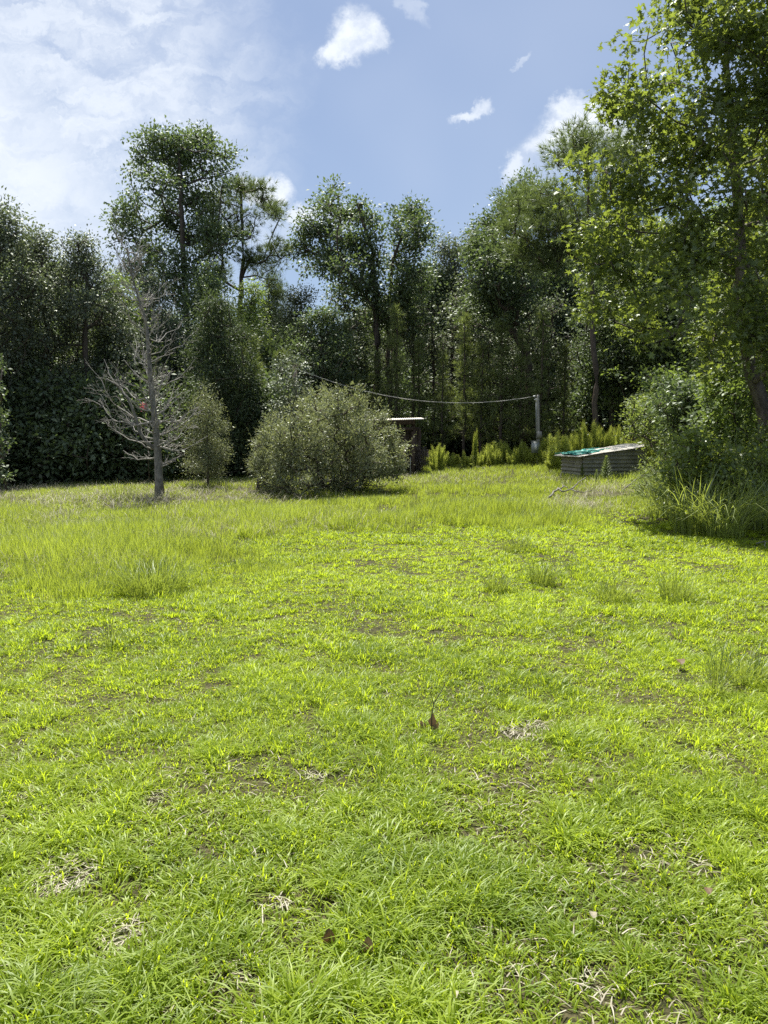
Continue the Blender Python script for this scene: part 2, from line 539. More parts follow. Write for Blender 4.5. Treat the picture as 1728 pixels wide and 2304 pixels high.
def leaf_cloud(tips, r, n_per, spread, size, kind, flat=.75, spray=1.0):
    n = len(tips) * n_per
    c = np.repeat(tips, n_per, 0)
    off = r.normal(size=(n, 3)) * spread * np.array([1, 1, flat])
    pos = c + off
    out = norm(off + 1e-6)
    if kind == 'needle':
        m_ = 12
        n2 = n * m_
        ax0 = norm(out + np.array([0, 0, .6]))
        ax = norm(np.repeat(ax0, m_, 0) + r.normal(size=(n2, 3)) * .55)
        return leaves(np.repeat(pos, m_, 0), ax, r.normal(size=(n2, 3)), size * (.75 + .5 * r.random(n2)), 'needle',
                      np.clip(np.repeat(r.random(n), m_) * .7 + r.random(n2) * .3, 0, 1))
    ax = norm(out * spray + r.normal(size=(n, 3)) * .6 + np.array([0, 0, -.15]))
    nr = norm(r.normal(size=(n, 3)) * .55 + np.array([0, 0, 1.0]))
    ct = np.repeat(r.random(len(tips)), n_per)
    return leaves(pos, ax, nr, size * (.6 + .8 * r.random(n)), kind, np.clip(.45 * ct + .55 * r.random(n), 0, 1))


def make_tree(name, label, cat, loc, trunk, blobs, mat, kind='oval', n_tips=220, n_per=60, spread=.35, size=.11,
              r0=.16, rtip=.008, bark='bark', seed=1, group=None, shell=.45, up=.35, flat=.75, extra=None, seglen=.55, nw=None, power=2.3, crown_name='crown'):
    r = np.random.default_rng(seed)
    tg = blob_targets(blobs, n_tips, r, shell)
    tg = np.vstack([tg, blob_targets([(a_, b_, c_, d_ * 1.3) for a_, b_, c_, d_ in blobs], n_tips // 7, r, .1)])
    if extra is not None: tg = np.vstack([tg, extra])
    P_, par, tips = grow(trunk, tg, r, seglen, up=up)
    root = empty(name, loc, label, cat, group)
    skeleton_geo(P_, par, r0, rtip, power).obj('trunk', M[bark], root, smooth=True)
    tp = P_[tips]
    v, f, tn = leaf_cloud(tp, r, n_per, spread, size, kind, flat)
    ok = None
    mesh_np(crown_name, v, [f], M[mat], tn, parent=root)
    return root


def shoots(tips_, mid, n, r, l0, l1, size, kind='lance'):
    """leafy shoots standing out of the surface of a shrub, away from its middle"""
    out_ = tips_ - mid; o2 = norm(out_)
    score = (out_ ** 2).sum(-1) * (.6 + .8 * r.random(len(tips_)))
    pick = np.argsort(-score)[:n * 2]; pick = r.choice(pick, n, replace=n > len(pick))
    g_ = Geo(); P1, A1, S1 = [], [], []
    for i_ in pick:
        d_ = norm(o2[i_] * .8 + np.array([0, 0, .65]) + r.normal(size=3) * .25); L = r.uniform(l0, l1); a_ = tips_[i_]
        bend_ = r.normal(size=3) * .12 * L
        k_ = int(L / .012)
        u_ = np.linspace(0, 1, k_)[:, None]
        line = a_ + d_ * L * u_ + bend_ * u_ ** 2
        g_.tube(line[::max(1, k_ // 4)], .0025, 3, cap=False)
        P1.append(line); A1.append(norm(d_ * .8 + r.normal(size=(k_, 3)) * .7)); S1.append(size * (1.05 - .6 * u_[:, 0]) * r.uniform(.7, 1.2, k_))
    P1, A1, S1 = np.vstack(P1), np.vstack(A1), np.concatenate(S1)
    v, f, t_ = leaves(P1, A1, norm(r.normal(size=P1.shape) * .6 + np.array([0, 0, 1.])), S1, kind, .4 + .6 * r.random(len(P1)))
    return v, f, t_, g_


def local_blobs(px_blobs, base, D, depth=1.0, r=None, z0=None):
    """balls measured on the photograph (x, y, radius) become balls of real size round the tree at its own distance"""
    r = r or np.random.default_rng(3)
    out = []
    for (x, y, rad) in px_blobs:
        dy = r.normal() * depth
        rr = rad / 1662 * D
        q = at(x, y, D + dy) - np.asarray(base)
        out.append((q[0], q[1], q[2], rr))
    return out


def spot(x, D):
    p = at(x, 900, D)
    return np.array([p[0], D, H(p[0], D)])


def wavy(h, n, r, amp, lean=(0, 0)):
    z = np.linspace(-.1, h, n)
    k = np.cumsum(r.normal(size=(n, 2)) * amp, 0) * (np.arange(n) > 0)[:, None]
    return [np.array([k[i, 0] + lean[0] * z[i], k[i, 1] + lean[1] * z[i], z[i]]) for i in range(n)]

# ------------------------------------------------------------------ notable trees
def notable(name, label, x, D, px_blobs, trunk_px=None, depth=1.0, seed=1, **kw):
    r = np.random.default_rng(seed)
    base = spot(x, D)
    bl = local_blobs(px_blobs, base, D, depth, r)
    if trunk_px:
        tr = [np.array([0, 0, -.15])]
        for (tx, ty) in trunk_px:
            p = at(tx, ty, D) - base
            tr.append(np.array([p[0], r.normal() * .12, p[2]]))
        # subdivide
        out = []
        for a, b in zip(tr[:-1], tr[1:]):
            k = max(1, int(np.linalg.norm(b - a) / .6))
            out += [a + (b - a) * q / k + (r.normal(size=3) * .03 if q else 0) for q in range(k)]
        tr = out + [tr[-1]]
    else:
        tr = wavy(5, 9, r, .06)
    return make_tree(name, label, 'tree', base, tr, bl, seed=seed, **kw)


notable('broadleaf_tree', 'tallest leafy tree left of centre, open crown of rounded clumps against the thin cloud', 400, 36,
        [(365, 318, 42), (430, 300, 34), (400, 350, 45), (310, 335, 34), (300, 365, 24), (335, 300, 22), (470, 350, 34), (478, 390, 28), (385, 420, 45), (345, 400, 28),
         (440, 430, 36), (285, 450, 30), (262, 480, 26), (290, 500, 30), (250, 512, 18), (350, 480, 34), (400, 500, 34), (450, 490, 36),
         (480, 530, 36), (340, 545, 40), (400, 570, 42), (300, 580, 40), (450, 590, 36), (360, 620, 44), (420, 640, 44)],
        [(400, 800), (403, 640), (398, 560), (396, 500), (390, 440), (388, 380), (385, 330)], mat='oak', n_tips=360, n_per=60, spread=.25,
        size=.15, r0=.15, depth=1.1, seed=11)
notable('pine_tree', 'tall pine with see-through top and bare limbs, left of the sky gap', 522, 38,
        [(512, 405, 20), (540, 402, 18), (565, 418, 20), (485, 420, 20), (590, 452, 22), (600, 465, 14), (470, 450, 24), (515, 455, 20), (550, 465, 18),
         (455, 490, 26), (500, 500, 26), (540, 505, 22), (600, 540, 24), (575, 565, 24), (540, 560, 20), (610, 545, 12), (455, 540, 26), (480, 585, 20), (600, 600, 16), (560, 590, 14)],
        [(520, 800), (518, 690), (522, 600), (524, 520), (522, 450), (520, 400)], mat='needle', kind='needle', n_tips=230, n_per=8, spread=.20,
        size=.30, r0=.12, depth=.9, seed=12, up=.45)
notable('twin_stem_tree', 'tall ragged tree of upright leafy stems with a limb arching to the left', 805, 36,
        [(722, 408, 13), (718, 440, 24), (690, 450, 22), (672, 480, 22), (745, 470, 26), (775, 440, 20), (772, 475, 26), (803, 462, 20), (812, 490, 20), (700, 500, 30), (655, 510, 22),
         (740, 520, 32), (780, 530, 32), (690, 550, 26), (650, 545, 20), (720, 575, 30), (800, 560, 30), (760, 590, 34), (668, 580, 14), (800, 620, 40), (740, 640, 36), (820, 680, 40)],
        [(815, 800), (812, 680), (806, 600), (806, 540), (790, 500), (776, 450)], mat='oak', n_tips=300, n_per=46, spread=.24,
        size=.15, r0=.16, depth=1.0, seed=13)
notable('slender_tree', 'narrow leafy tree top standing alone just right of the ragged stems', 850, 37,
        [(868, 462, 20), (895, 455, 22), (912, 475, 20), (905, 500, 22), (862, 495, 20), (870, 520, 20), (918, 520, 20), (900, 540, 28), (850, 570, 24), (880, 590, 34), (910, 610, 36), (860, 640, 36), (890, 680, 40)],
        [(838, 800), (838, 660), (850, 560), (868, 510), (890, 465)], mat='oak', n_tips=190, n_per=46, spread=.24, size=.15, r0=.10, depth=.8, seed=14)
notable('pine_tree', 'big spreading pine with dark clumps of needles showing above the star-leaved tree', 1290, 30,
        [(1240, 300, 26), (1275, 298, 26), (1215, 325, 26), (1320, 310, 36), (1200, 350, 16), (1260, 340, 36), (1360, 350, 44), (1150, 425, 30), (1180, 405, 22), (1120, 460, 30), (1170, 465, 34),
         (1105, 500, 24), (1150, 510, 32), (1200, 500, 34), (1130, 545, 28), (1210, 440, 34), (1190, 560, 36), (1290, 420, 50), (1240, 500, 40), (1340, 480, 60), (1110, 440, 20)],
        [(1285, 800), (1280, 680), (1275, 560), (1272, 460), (1270, 340)], mat='needle', kind='needle', n_tips=420, n_per=10, spread=.24,
        size=.30, r0=.11, depth=1.3, seed=15, up=.5)
notable('broadleaf_tree', 'pale green leafy tree top poking out beside the spreading pine', 1135, 36,
        [(1130, 405, 24), (1160, 395, 18), (1110, 430, 26), (1090, 470, 30), (1060, 490, 30), (1080, 540, 40), (1120, 560, 50), (1040, 540, 36), (1060, 600, 50), (1110, 640, 60), (1040, 660, 50)],
        None, mat='oak', n_tips=260, n_per=60, spread=.28, size=.15, r0=.18, depth=1.2, seed=16)

# ------------------------------------------------------------------ prototypes for the woods, 10 m tall
rp = np.random.default_rng(21)


def crown_blobs(r, n, z0, z1, rad, br, peak=.55, p=1.0):
    out = []
    for k in range(n):
        u = (k + .5) / n; z = z0 + (z1 - z0) * u
        w_ = rad * (math.sin(math.pi * min(1, (u + .08) ** (math.log(.5) / math.log(peak)))) ** p * .9 + .12)
        a = k * 2.399 + r.normal() * .4; q = w_ * math.sqrt(r.random())
        out.append((q * math.cos(a), q * math.sin(a), z, br * (.7 + .6 * r.random())))
    return out


PROTO = {}


def proto(key, *a, **kw):
    PROTO[key] = dict(args=a, kw=kw, root=None)


proto('oak1', 'broadleaf_tree', blobs=crown_blobs(rp, 34, 1.8, 9.3, 2.3, .75), mat='oak', n_tips=210, n_per=88, spread=.34, flat=.42, size=.145, r0=.17, seed=31)
proto('oak2', 'broadleaf_tree', blobs=crown_blobs(rp, 30, 3.4, 9.2, 2.6, .8, .65), mat='oak', n_tips=190, n_per=92, spread=.36, flat=.42, size=.15, r0=.19, seed=32)
proto('oak3', 'broadleaf_tree', blobs=crown_blobs(rp, 30, 1.2, 9.4, 1.8, .62, .4), mat='fresh', n_tips=190, n_per=82, spread=.30, flat=.45, size=.13, r0=.14, seed=33)
proto('grey1', 'broadleaf_tree', blobs=crown_blobs(rp, 44, .9, 9.5, 2.3, .62, .5), mat='grey', n_tips=300, n_per=72, spread=.26, flat=.6, size=.115, r0=.15, seed=34)
proto('grey2', 'broadleaf_tree', blobs=crown_blobs(rp, 40, 1.5, 9.4, 2.0, .60, .6), mat='grey', n_tips=280, n_per=72, spread=.25, flat=.6, size=.112, r0=.14, seed=35)
proto('bigpine', 'pine_tree', blobs=crown_blobs(rp, 26, 4.4, 9.4, 2.1, .55, .6), mat='needle', kind='needle', n_tips=300, n_per=9, spread=.24, size=.26, r0=.17, seed=36, up=.1)


def young_pine(name, label, loc, seed, group=None):
    r = np.random.default_rng(seed)
    root = empty(name, loc, label, 'tree', group)
    tr = wavy(6.3, 14, r, .02)
    tg = []
    for z in np.arange(1.1, 6.3, .47):
        rad = 1.30 * (1 - z / 6.5) ** .95 + .02
        z += r.normal() * .08
        for q in range(8 if z < 4 else 5):
            a = r.random() * 6.283; rr = rad * (.35 + .65 * r.random()) * (.75 + .4 * math.sin(a * 2 + z * 1.7))
            tg.append((rr * math.cos(a), rr * math.sin(a), z + r.normal() * .10 + rr * .45))
    tg.append((0, 0, 6.4))
    P_, par, tips = grow(tr, tg, r, .45, up=.5)
    skeleton_geo(P_, par, .075, .006).obj('trunk', M['bark'], root, smooth=True)
    v, f, tn = leaf_cloud(P_[tips], r, 9, .11, .24, 'needle', 1.1)
    mesh_np('crown', v, [f], M['youngneedle'], tn, parent=root)
    return root


def shrub_proto(name, label, cat, loc, seed, mat, group=None, hgt=2.6, wid=1.5, kind='oval', size=.08, n_tips=190, n_per=60, bark='bark', spread=.2, px=None):
    r = np.random.default_rng(seed)
    root = empty(name, loc, label, cat, group)
    tg = []
    while len(tg) < n_tips:
        u = r.random(); a = r.random() * 6.283
        z = .08 * hgt + hgt * .9 * u
        lump = .72 + .22 * math.sin(a * 3 + seed) + .18 * math.sin(a * 5 + 2 * z)
        rad = wid * math.sqrt(max(0, 1 - ((z - .42 * hgt) / (.60 * hgt)) ** 2)) * lump * math.sqrt(r.random() * .75 + .25)
        tg.append((rad * math.cos(a), rad * math.sin(a), z * (.85 + .3 * vnoise(a * 1.3, 3.3, seed))))
    P_, par, tips = grow([np.array([0, 0, -.1]), np.array([.02, 0, .12]), np.array([.05, .03, .3])], tg, r, .3, up=.6)
    skeleton_geo(P_, par, .06, .004, 2.6, 4).obj('stems', M[bark], root, smooth=True)
    v, f, tn = leaf_cloud(P_[tips], r, n_per, spread, size, kind, .9)
    mesh_np('foliage', v, [f], M[mat], tn, parent=root)
    return root


def place(key, x, top, D, label, group, wide=1.0, rz=None, y=None):
    """stand a woodland tree at distance D so that its tip reaches the measured height"""
    b = spot(x, D)
    hgt = at(x, top, D)[2] - b[2]
    s = hgt / (6.5 if key.startswith('young') else 9.9)
    rz = rp.random() * 6.283 if rz is None else rz
    pr = PROTO[key]
    if pr['root'] is None:
        if key.startswith('young'):
            pr['root'] = young_pine('young_pine', label, b, pr['kw']['seed'], group)
        else:
            kw = dict(pr['kw']); r = np.random.default_rng(kw['seed'])
            pr['root'] = make_tree(pr['args'][0], label, 'tree', b, wavy(8.6, 15, r, .07), kw.pop('blobs'), kw.pop('mat'), group=group, **kw)
        o = pr['root']; o.rotation_euler = (0, 0, rz)
    else:
        o = copy_thing(pr['root'], b, rz, label=label, group=group)
    o.scale = (s * wide, s * wide, s)
    return o


for k_, sd_ in (('young1', 41), ('young2', 42), ('young3', 43)):
    proto(k_, 'young_pine', seed=sd_)

# front of the woods, left to right: (kind, x, top, distance, width factor, label)
GL = 'trees along the edge of the woods'
front = [
    ('grey1', 20, 440, 25.5, 1.0, 'tall greyish-green tree at the far left edge of the photo, crown reaching the ground'),
    ('grey2', 105, 482, 27, 1.0, 'greyish leafy tree second from the left edge, dense to the ground'),
    ('grey1', 190, 505, 26.5, .95, 'grey-green rounded tree just left of the bare dead tree'),
    ('grey2', -70, 470, 24, 1.0, 'grey-leaved tree cut by the left border of the photo'),
    ('oak3', 262, 575, 29, 1.0, 'leafy tree standing behind the top of the dead tree'),
    ('grey1', 330, 590, 31, .9, 'greyish tree under the tallest tree, behind the bare branches'),
    ('oak1', 455, 565, 33, .8, 'bright green tree below the tallest tree on its right'),
    ('oak3', 545, 600, 33, .9, 'yellow-green tree under the see-through pine'),
    ('bigpine', 592, 575, 40, .6, 'small flat-topped pine to the right of the see-through pine'),
    ('grey2', 640, 610, 35, 1.0, 'pale grey-green tree filling the low gap in the treetops'),
    ('oak2', 700, 655, 33, 1.0, 'rounded olive green tree below the arching limb'),
    ('oak1', 770, 660, 30, .85, 'mid green tree behind the big round bush'),
    ('grey2', 965, 505, 37, .95, 'grey-green tree right of the lone narrow treetop'),
    ('oak1', 930, 560, 36, .8, 'dark leafy tree under the lone narrow treetop'),
    ('grey1', 1025, 490, 36, .85, 'grey-leaved tree in the middle of the right-hand tree wall'),
    ('oak2', 1100, 520, 34, .8, 'dark leafy tree behind the young pines on the right'),
    ('oak1', 1180, 520, 35, .9, 'dark tree under the spreading pine limbs'),
    ('oak2', 1320, 560, 27, .9, 'dark leafy tree behind the tin box'),
    ('oak1', 1420, 520, 25, 1.0, 'dark shaded tree behind the left side of the star-leaved tree'),
    ('oak3', 1560, 420, 23, 1.1, 'shaded tree behind the trunk of the star-leaved tree'),
    ('oak2', 1690, 380, 24, 1.1, 'leafy tree cut by the right border behind the star-leaved tree'),
]
for k_, x, top, D, wd, lb in front:
    place(k_, x, top, D + (10 if 700 < x < 1250 else (7 if x > 1250 and x < 1480 else 0)), lb, GL, wd)
yp = [(545, 735, 29, 1.5, 'bushy young pine, leftmost of the row, left of the big round bush'),
      (612, 760, 31, 1.2, 'young pine showing just above the left shoulder of the round bush'),
      (745, 700, 32, 1.1, 'young pine above the top of the round bush'),
      (855, 672, 35, 1.0, 'tall thin young pine above the shed roof'),
      (905, 735, 34, .9, 'shorter young pine right above the end of the shed roof'),
      (955, 765, 33, 1.0, 'short young pine between the shed and the middle of the row'),
      (1003, 690, 35, 1.0, 'tall young pine in the middle of the row'),
      (1038, 740, 33, 1.0, 'young pine left of the pale pointed pair'),
      (1082, 690, 34, 1.1, 'pale pointed young pine, left one of the bright pair'),
      (1125, 722, 33, 1.0, 'young pine directly left of the service pole'),
      (1168, 672, 35, 1.0, 'dark-trunked young pine above the service pole'),
      (1215, 745, 34, 1.0, 'young pine at the right end of the row'),
      (815, 770, 36, 1.0, 'young pine at the left end of the shed roof')]
for i, (x, top, D, wd, lb) in enumerate(yp):
    place(("young1", "young2", "young3")[i % 3], x, top, (33.8 + .5 * rp.normal()) if 700 < x < 1260 else D, lb, 'young pines in front of the woods', wd)

# deeper rows that close the woods
sil = np.array([(-400, 470), (0, 500), (120, 520), (240, 600), (330, 630), (560, 650), (640, 660), (700, 690), (820, 620), (930, 580), (1000, 560), (1100, 520), (1200, 470), (1400, 440), (1700, 400), (2100, 380)], float)
ks = ['oak1', 'oak2', 'oak3', 'grey1', 'grey2', 'bigpine']
for row, (D, step, drop) in enumerate([(31, 105, 90), (38.5, 95, 30), (46, 90, 10), (56, 80, 15)]):
    x = -160 - row * 60
    while x < 1840 + row * 60:
        xx = x + rp.normal() * 16
        top = np.interp(xx, sil[:, 0], sil[:, 1]) + drop + abs(rp.normal()) * 30
        DD = D + rp.normal() * .9
        if xx < 300: DD -= 2.0
        if 640 < xx < 1400 and row < 2: DD = 45 + row * 4 + rp.normal()
        if 640 < xx < 1400 and row >= 2: DD += 5
        place(ks[int(rp.integers(0, 5 if row < 2 else 6))], xx, top, DD,
              ['leafy tree in the shade of the first row of the woods', 'leafy tree in the second row of the woods',
               'leafy tree deep in the woods, seen only through gaps', 'farthest leafy tree closing the woods'][row],
              ['shaded trees of the first row', 'trees of the second row', 'trees deep in the woods', 'farthest trees of the woods'][row], 1.15)
        x += step

# low dark growth under the trees
und = None
GU = 'dark bushes under the edge of the woods'
pts = []
x = -110
while x < 1800:
    D = 26.0 if x < 260 else (29.5 if x < 620 else (40.5 if x < 1260 else (37 if x < 1440 else 31)))
    if x < 120: D = 24.6
    pts.append((x + rp.normal() * 8, D + rp.normal() * .5)); x += 52 if x < 620 else 46
protos_u = []
for i, (x, D) in enumerate(pts):
    b = spot(x, D)
    s = .85 + .6 * rp.random()
    lb = 'dark green bush in deep shade at the foot of the woods'
    if len(protos_u) < 3:
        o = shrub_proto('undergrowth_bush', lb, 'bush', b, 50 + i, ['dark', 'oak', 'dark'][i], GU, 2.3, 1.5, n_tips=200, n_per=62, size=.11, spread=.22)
        protos_u.append(o)
    else:
        o = copy_thing(protos_u[i % 3], b, rp.random() * 6.283)
    o.scale = (s * 1.1, s * 1.1, s)
for i in range(26):                       # second, taller line behind it
    x = -120 + i * 76 + rp.normal() * 10
    b = spot(x, (28.5 if x < 260 else (33 if x < 620 else (44 if x < 1260 else 36))) + rp.normal() * .6)
    o = copy_thing(protos_u[i % 3], b, rp.random() * 6.283, label='tall dark thicket bush behind the front bushes of the woods', group='tall thicket bushes inside the woods')
    s = 1.5 + .5 * rp.random(); o.scale = (s, s, s * 1.1)

# slim bare-stemmed trees between the young pines and the big trees
sl = None
for i in range(17):
    x = 690 + i * 35 + rp.normal() * 9
    b = spot(x, 39.0 + rp.normal() * .7)
    lb = 'slim bare-stemmed tree rising between the young pines'
    if sl is None:
        r = np.random.default_rng(77)
        sl = make_tree('slim_tree', lb, 'tree', b, wavy(6.2, 16, r, .035), [(r.normal() * .5, r.normal() * .5, z, .45) for z in (3.2, 4.2, 4.8, 5.4, 5.9, 6.4)], 'grey', n_tips=60, n_per=26, spread=.25,
                       size=.11, r0=.075, seed=78, group='slim stems behind the young pines')
        o = sl
    else:
        o = copy_thing(sl, b, rp.random() * 6.283, label=lb)
    k = .8 + .5 * rp.random(); o.scale = (k, k, k)

# dark evergreen right of the dead tree
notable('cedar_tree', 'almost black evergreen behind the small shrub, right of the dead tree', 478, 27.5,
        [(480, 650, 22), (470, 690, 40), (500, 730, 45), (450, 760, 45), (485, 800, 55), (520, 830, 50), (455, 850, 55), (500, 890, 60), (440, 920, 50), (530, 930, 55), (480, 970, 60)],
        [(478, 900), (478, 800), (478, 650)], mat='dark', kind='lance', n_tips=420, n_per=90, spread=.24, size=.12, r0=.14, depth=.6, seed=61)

# ------------------------------------------------------------------ star-leaved tree on the right
gD = 15.0
gb = spot(1668, gD)
GB = [(1500, -20, 60), (1560, -60, 70), (1630, -60, 70), (1475, 60, 50), (1540, 70, 60), (1610, 70, 60), (1680, 60, 60), (1720, 0, 60), (1428, 95, 26), (1405, 60, 20),
      (1340, 110, 18), (1345, 145, 20), (1360, 185, 30), (1310, 215, 26), (1345, 225, 34), (1395, 215, 40), (1400, 260, 40), (1450, 170, 40), (1480, 230, 55), (1560, 190, 60),
      (1640, 200, 70), (1720, 180, 70), (1440, 320, 48), (1520, 330, 60), (1600, 320, 65), (1700, 320, 70), (1350, 345, 30), (1285, 345, 24), (1255, 365, 30), (1300, 390, 36), (1370, 400, 45), (1230, 385, 24),
      (1240, 420, 26), (1450, 430, 55), (1540, 440, 60), (1640, 440, 65), (1730, 430, 60), (1290, 480, 34), (1350, 490, 45), (1260, 520, 28), (1420, 530, 50), (1500, 540, 55), (1590, 550, 60),
      (1680, 550, 60), (1290, 560, 40), (1260, 600, 30), (1340, 580, 40), (1400, 620, 50), (1480, 640, 55), (1570, 650, 60), (1660, 650, 60), (1280, 650, 36), (1262, 680, 22), (1320, 680, 34), (1380, 690, 40),
      (1450, 720, 40), (1540, 740, 50), (1620, 740, 55), (1700, 740, 60), (1480, 790, 36), (1560, 810, 36), (1440, 770, 20), (1700, 820, 50), (1800, 300, 80), (1820, 500, 80), (1800, 100, 80), (1810, 700, 70),
      (1640, -180, 90), (1560, -160, 60), (1700, -300, 70)]
rg = np.random.default_rng(71)
gbl = []
for (x, y, rad) in GB:
    p = at(x, y, gD) - gb; hz = abs(p[0] * .9)
    dep = math.sqrt(max(.3, 3.6 ** 2 - min(hz, 3.4) ** 2)) * .62
    if x < 1380: dep *= .45
    dy = rg.uniform(-1, 1) * dep; p = at(x, y, gD + dy) - gb
    gbl.append((p[0], p[1], p[2], rad / 1662 * gD * 1.08))
for (x, y, rad) in [(1595, 560, 45), (1612, 650, 50), (1622, 720, 38), (1590, 420, 45), (1585, 300, 45), (1640, 600, 45)]:
    p = at(x, y, gD - 1.6) - gb; gbl.append((p[0], p[1], p[2], rad / 1662 * gD))
tr = []
for (x, y) in [(1668, 990), (1655, 900), (1640, 850), (1622, 800), (1612, 740), (1605, 660), (1600, 560), (1596, 460), (1590, 360), (1580, 250), (1572, 140), (1575, 20), (1590, -120), (1620, -260)]:
    p = at(x, y, gD) - gb
    tr.append(np.array([p[0], rg.normal() * .03, p[2]]))
tr[0][2] = -.2
out = []
for a, b in zip(tr[:-1], tr[1:]):
    out += [a, (a + b) / 2]
tr = out + [tr[-1]]
make_tree('sweetgum_tree', 'big star-leaved tree on the right, its crown running out of the top', 'tree', gb, tr, gbl,
          'gum', 'star', n_tips=570, n_per=52, spread=.16, size=.108, power=1.7, r0=.145, rtip=.007, bark='barkgum', seed=72, up=.30, flat=.8, seglen=.4, shell=.6)

# ------------------------------------------------------------------ bare dead tree
dD = 19.4
db = on_ground(345, 1073)
dD = db[1]
r = np.random.default_rng(81)
root = empty('dead_tree', db, 'bare grey dead tree with bleached twigs standing alone, left of the meadow', 'tree')


def dz(zx, zy):
    """spot in the enlarged view of the dead tree -> point relative to its foot"""
    return at(zx * .405, 403 + zy * .405, dD) - db


tw = [dz(852, 1640), dz(848, 1560), dz(842, 1440), dz(835, 1330), dz(825, 1240), dz(815, 1140), dz(805, 1040), dz(797, 940), dz(790, 850), dz(785, 760), dz(770, 690), dz(745, 620), dz(725, 550), dz(705, 480), dz(690, 400), dz(680, 330)]
tw = [np.array([q[0], 0, q[2]]) for q in tw]; tw[0][2] = -.15
tr_z = np.array([q[2] for q in tw]); tr_x = np.array([q[0] for q in tw])


def trunk_at(z): return np.array([np.interp(z, tr_z, tr_x), 0, z])


def trunk_rad(z): return float(np.interp(z, [0, .25, 1.5, 3, 4.5, 6.8], [.145, .105, .080, .055, .030, .008]))


g = Geo()
g.tube(tw, [trunk_rad(q[2]) for q in tw], 10)
g.obj('trunk', M['barkgrey'], root, smooth=True)
LT = [(440, 940, 1330), (440, 1130, 1250), (525, 1245, 1400), (600, 1410, 1440), (470, 905, 1150), (580, 1000, 1210), (1060, 1180, 1250), (1050, 770, 940), (985, 650, 790), (1075, 920, 1080), (1130, 1330, 1400),
      (1000, 1425, 1480), (965, 1440, 1490), (1000, 720, 900), (940, 900, 1040), (690, 830, 960), (650, 640, 780), (575, 380, 660), (860, 560, 760), (715, 330, 520), (590, 560, 720), (890, 440, 640),
      (680, 690, 800), (640, 920, 1050), (700, 1090, 1200), (910, 1060, 1160), (960, 1110, 1220), (1035, 1090, 1280), (1000, 1210, 1330), (900, 960, 1120), (730, 960, 1060), (620, 1180, 1320), (1080, 1180, 1310),
      (560, 1180, 1340), (760, 560, 700), (640, 480, 600), (800, 400, 560), (870, 620, 740), (780, 330, 480), (620, 320, 540), (930, 1250, 1330), (1010, 1290, 1380)]
nodes = []


def limb(p0, p1, rad0, lev, geo_, sag=0.0):
    L = np.linalg.norm(p1 - p0)
    k = max(4, int(L / (.10 if lev else .16)))
    u = np.linspace(0, 1, k + 1)[:, None]
    wig = np.cumsum(r.normal(size=(k + 1, 3)), 0) * L * .028 * (1 + lev * .3); wig -= wig[0]; wig -= u * wig[-1]
    pts = p0 * (1 - u) + p1 * u + wig
    pts[:, 2] += -np.sin(u[:, 0] * math.pi) * L * (.10 + sag)
    rr = rad0 * (1 - u[:, 0] * .78)
    geo_.tube(pts, np.maximum(rr, .0035), 5 if lev == 0 else 3, cap=False)
    if lev >= 3 or L < .14: return
    n = int(r.integers(6, 11)) if lev == 0 else int(r.integers(2, 6))
    if lev == 2: n = int(r.integers(0, 3))
    for q in range(n):
        s_ = r.uniform(.25, .97); j = min(k, int(s_ * k))
        a = pts[j]
        dirn = norm(p1 - p0)
        sd_ = norm(r.normal(size=3))
        dv = norm(dirn * .75 + sd_ * .75 + np.array([0, 0, .35]))
        limb(a, a + dv * L * r.uniform(.20, .42) * (1.1 - .4 * s_), max(.004, rr[j] * .62), lev + 1, geo_, -.15)


lg = Geo()
for (zx, zy, z0) in LT:
    tip = dz(zx, zy); st_ = dz(0, z0)
    p0 = trunk_at(st_[2])
    tip[0] = p0[0] + (tip[0] - p0[0]) * .92
    ext = abs(tip[0] - p0[0])
    tip[1] = r.uniform(-1, 1) * ext * .75
    limb(p0, tip, min(.024, trunk_rad(p0[2]) * .34), 0, lg, .02)
for q in range(34):                      # limbs towards and away from the viewer
    z = r.uniform(1.2, 6.0); p0 = trunk_at(z); a = r.choice([-1, 1]) * R(90) + r.normal() * .5
    L = (1.6 if z < 4 else 1.0) * r.uniform(.5, 1)
    limb(p0, p0 + np.array([math.cos(a) * L, math.sin(a) * L, L * r.uniform(.3, .8)]), .016, 0, lg, .06)
lg.obj('branches', M['twig'], root, smooth=True)
# forked side stem low on the left of the trunk
fs = Geo()
s_pts = [dz(832, 1400), dz(790, 1370), dz(750, 1310), dz(735, 1240), dz(715, 1180), dz(690, 1120), dz(640, 1060), dz(590, 1030)]
s_pts = [np.array([q[0], -.12 * i / 3, q[2]]) for i, q in enumerate(s_pts)]
fs.tube(s_pts, np.linspace(.055, .016, len(s_pts)), 7)
fs.obj('side_stem', M['barkgrey'], root, smooth=True)

# ------------------------------------------------------------------ big round bush
bb = on_ground(722, 1062)
r = np.random.default_rng(91)
BB = [(735, 850, 18), (703, 855, 16), (600, 900, 14), (578, 918, 13), (565, 990, 14), (822, 884, 14), (832, 893, 9), (848, 938, 12), (874, 968, 10), (640, 872, 12), (560, 1010, 12), (772, 862, 14), (735, 868, 26), (700, 875, 32), (770, 880, 28), (655, 880, 20), (640, 895, 26), (680, 920, 45), (740, 915, 48), (795, 920, 40), (820, 905, 20), (600, 925, 24), (575, 935, 18), (625, 950, 40), (690, 975, 55), (750, 985, 55),
      (810, 965, 45), (845, 962, 26), (862, 980, 20), (865, 1000, 22), (590, 985, 30), (572, 1000, 22), (620, 1015, 48), (680, 1030, 42), (740, 1035, 40), (800, 1020, 42), (845, 1020, 28), (600, 1048, 30), (640, 1052, 26), (580, 1030, 22), (610, 905, 14), (730, 836, 12), (835, 930, 16)]
bl = []
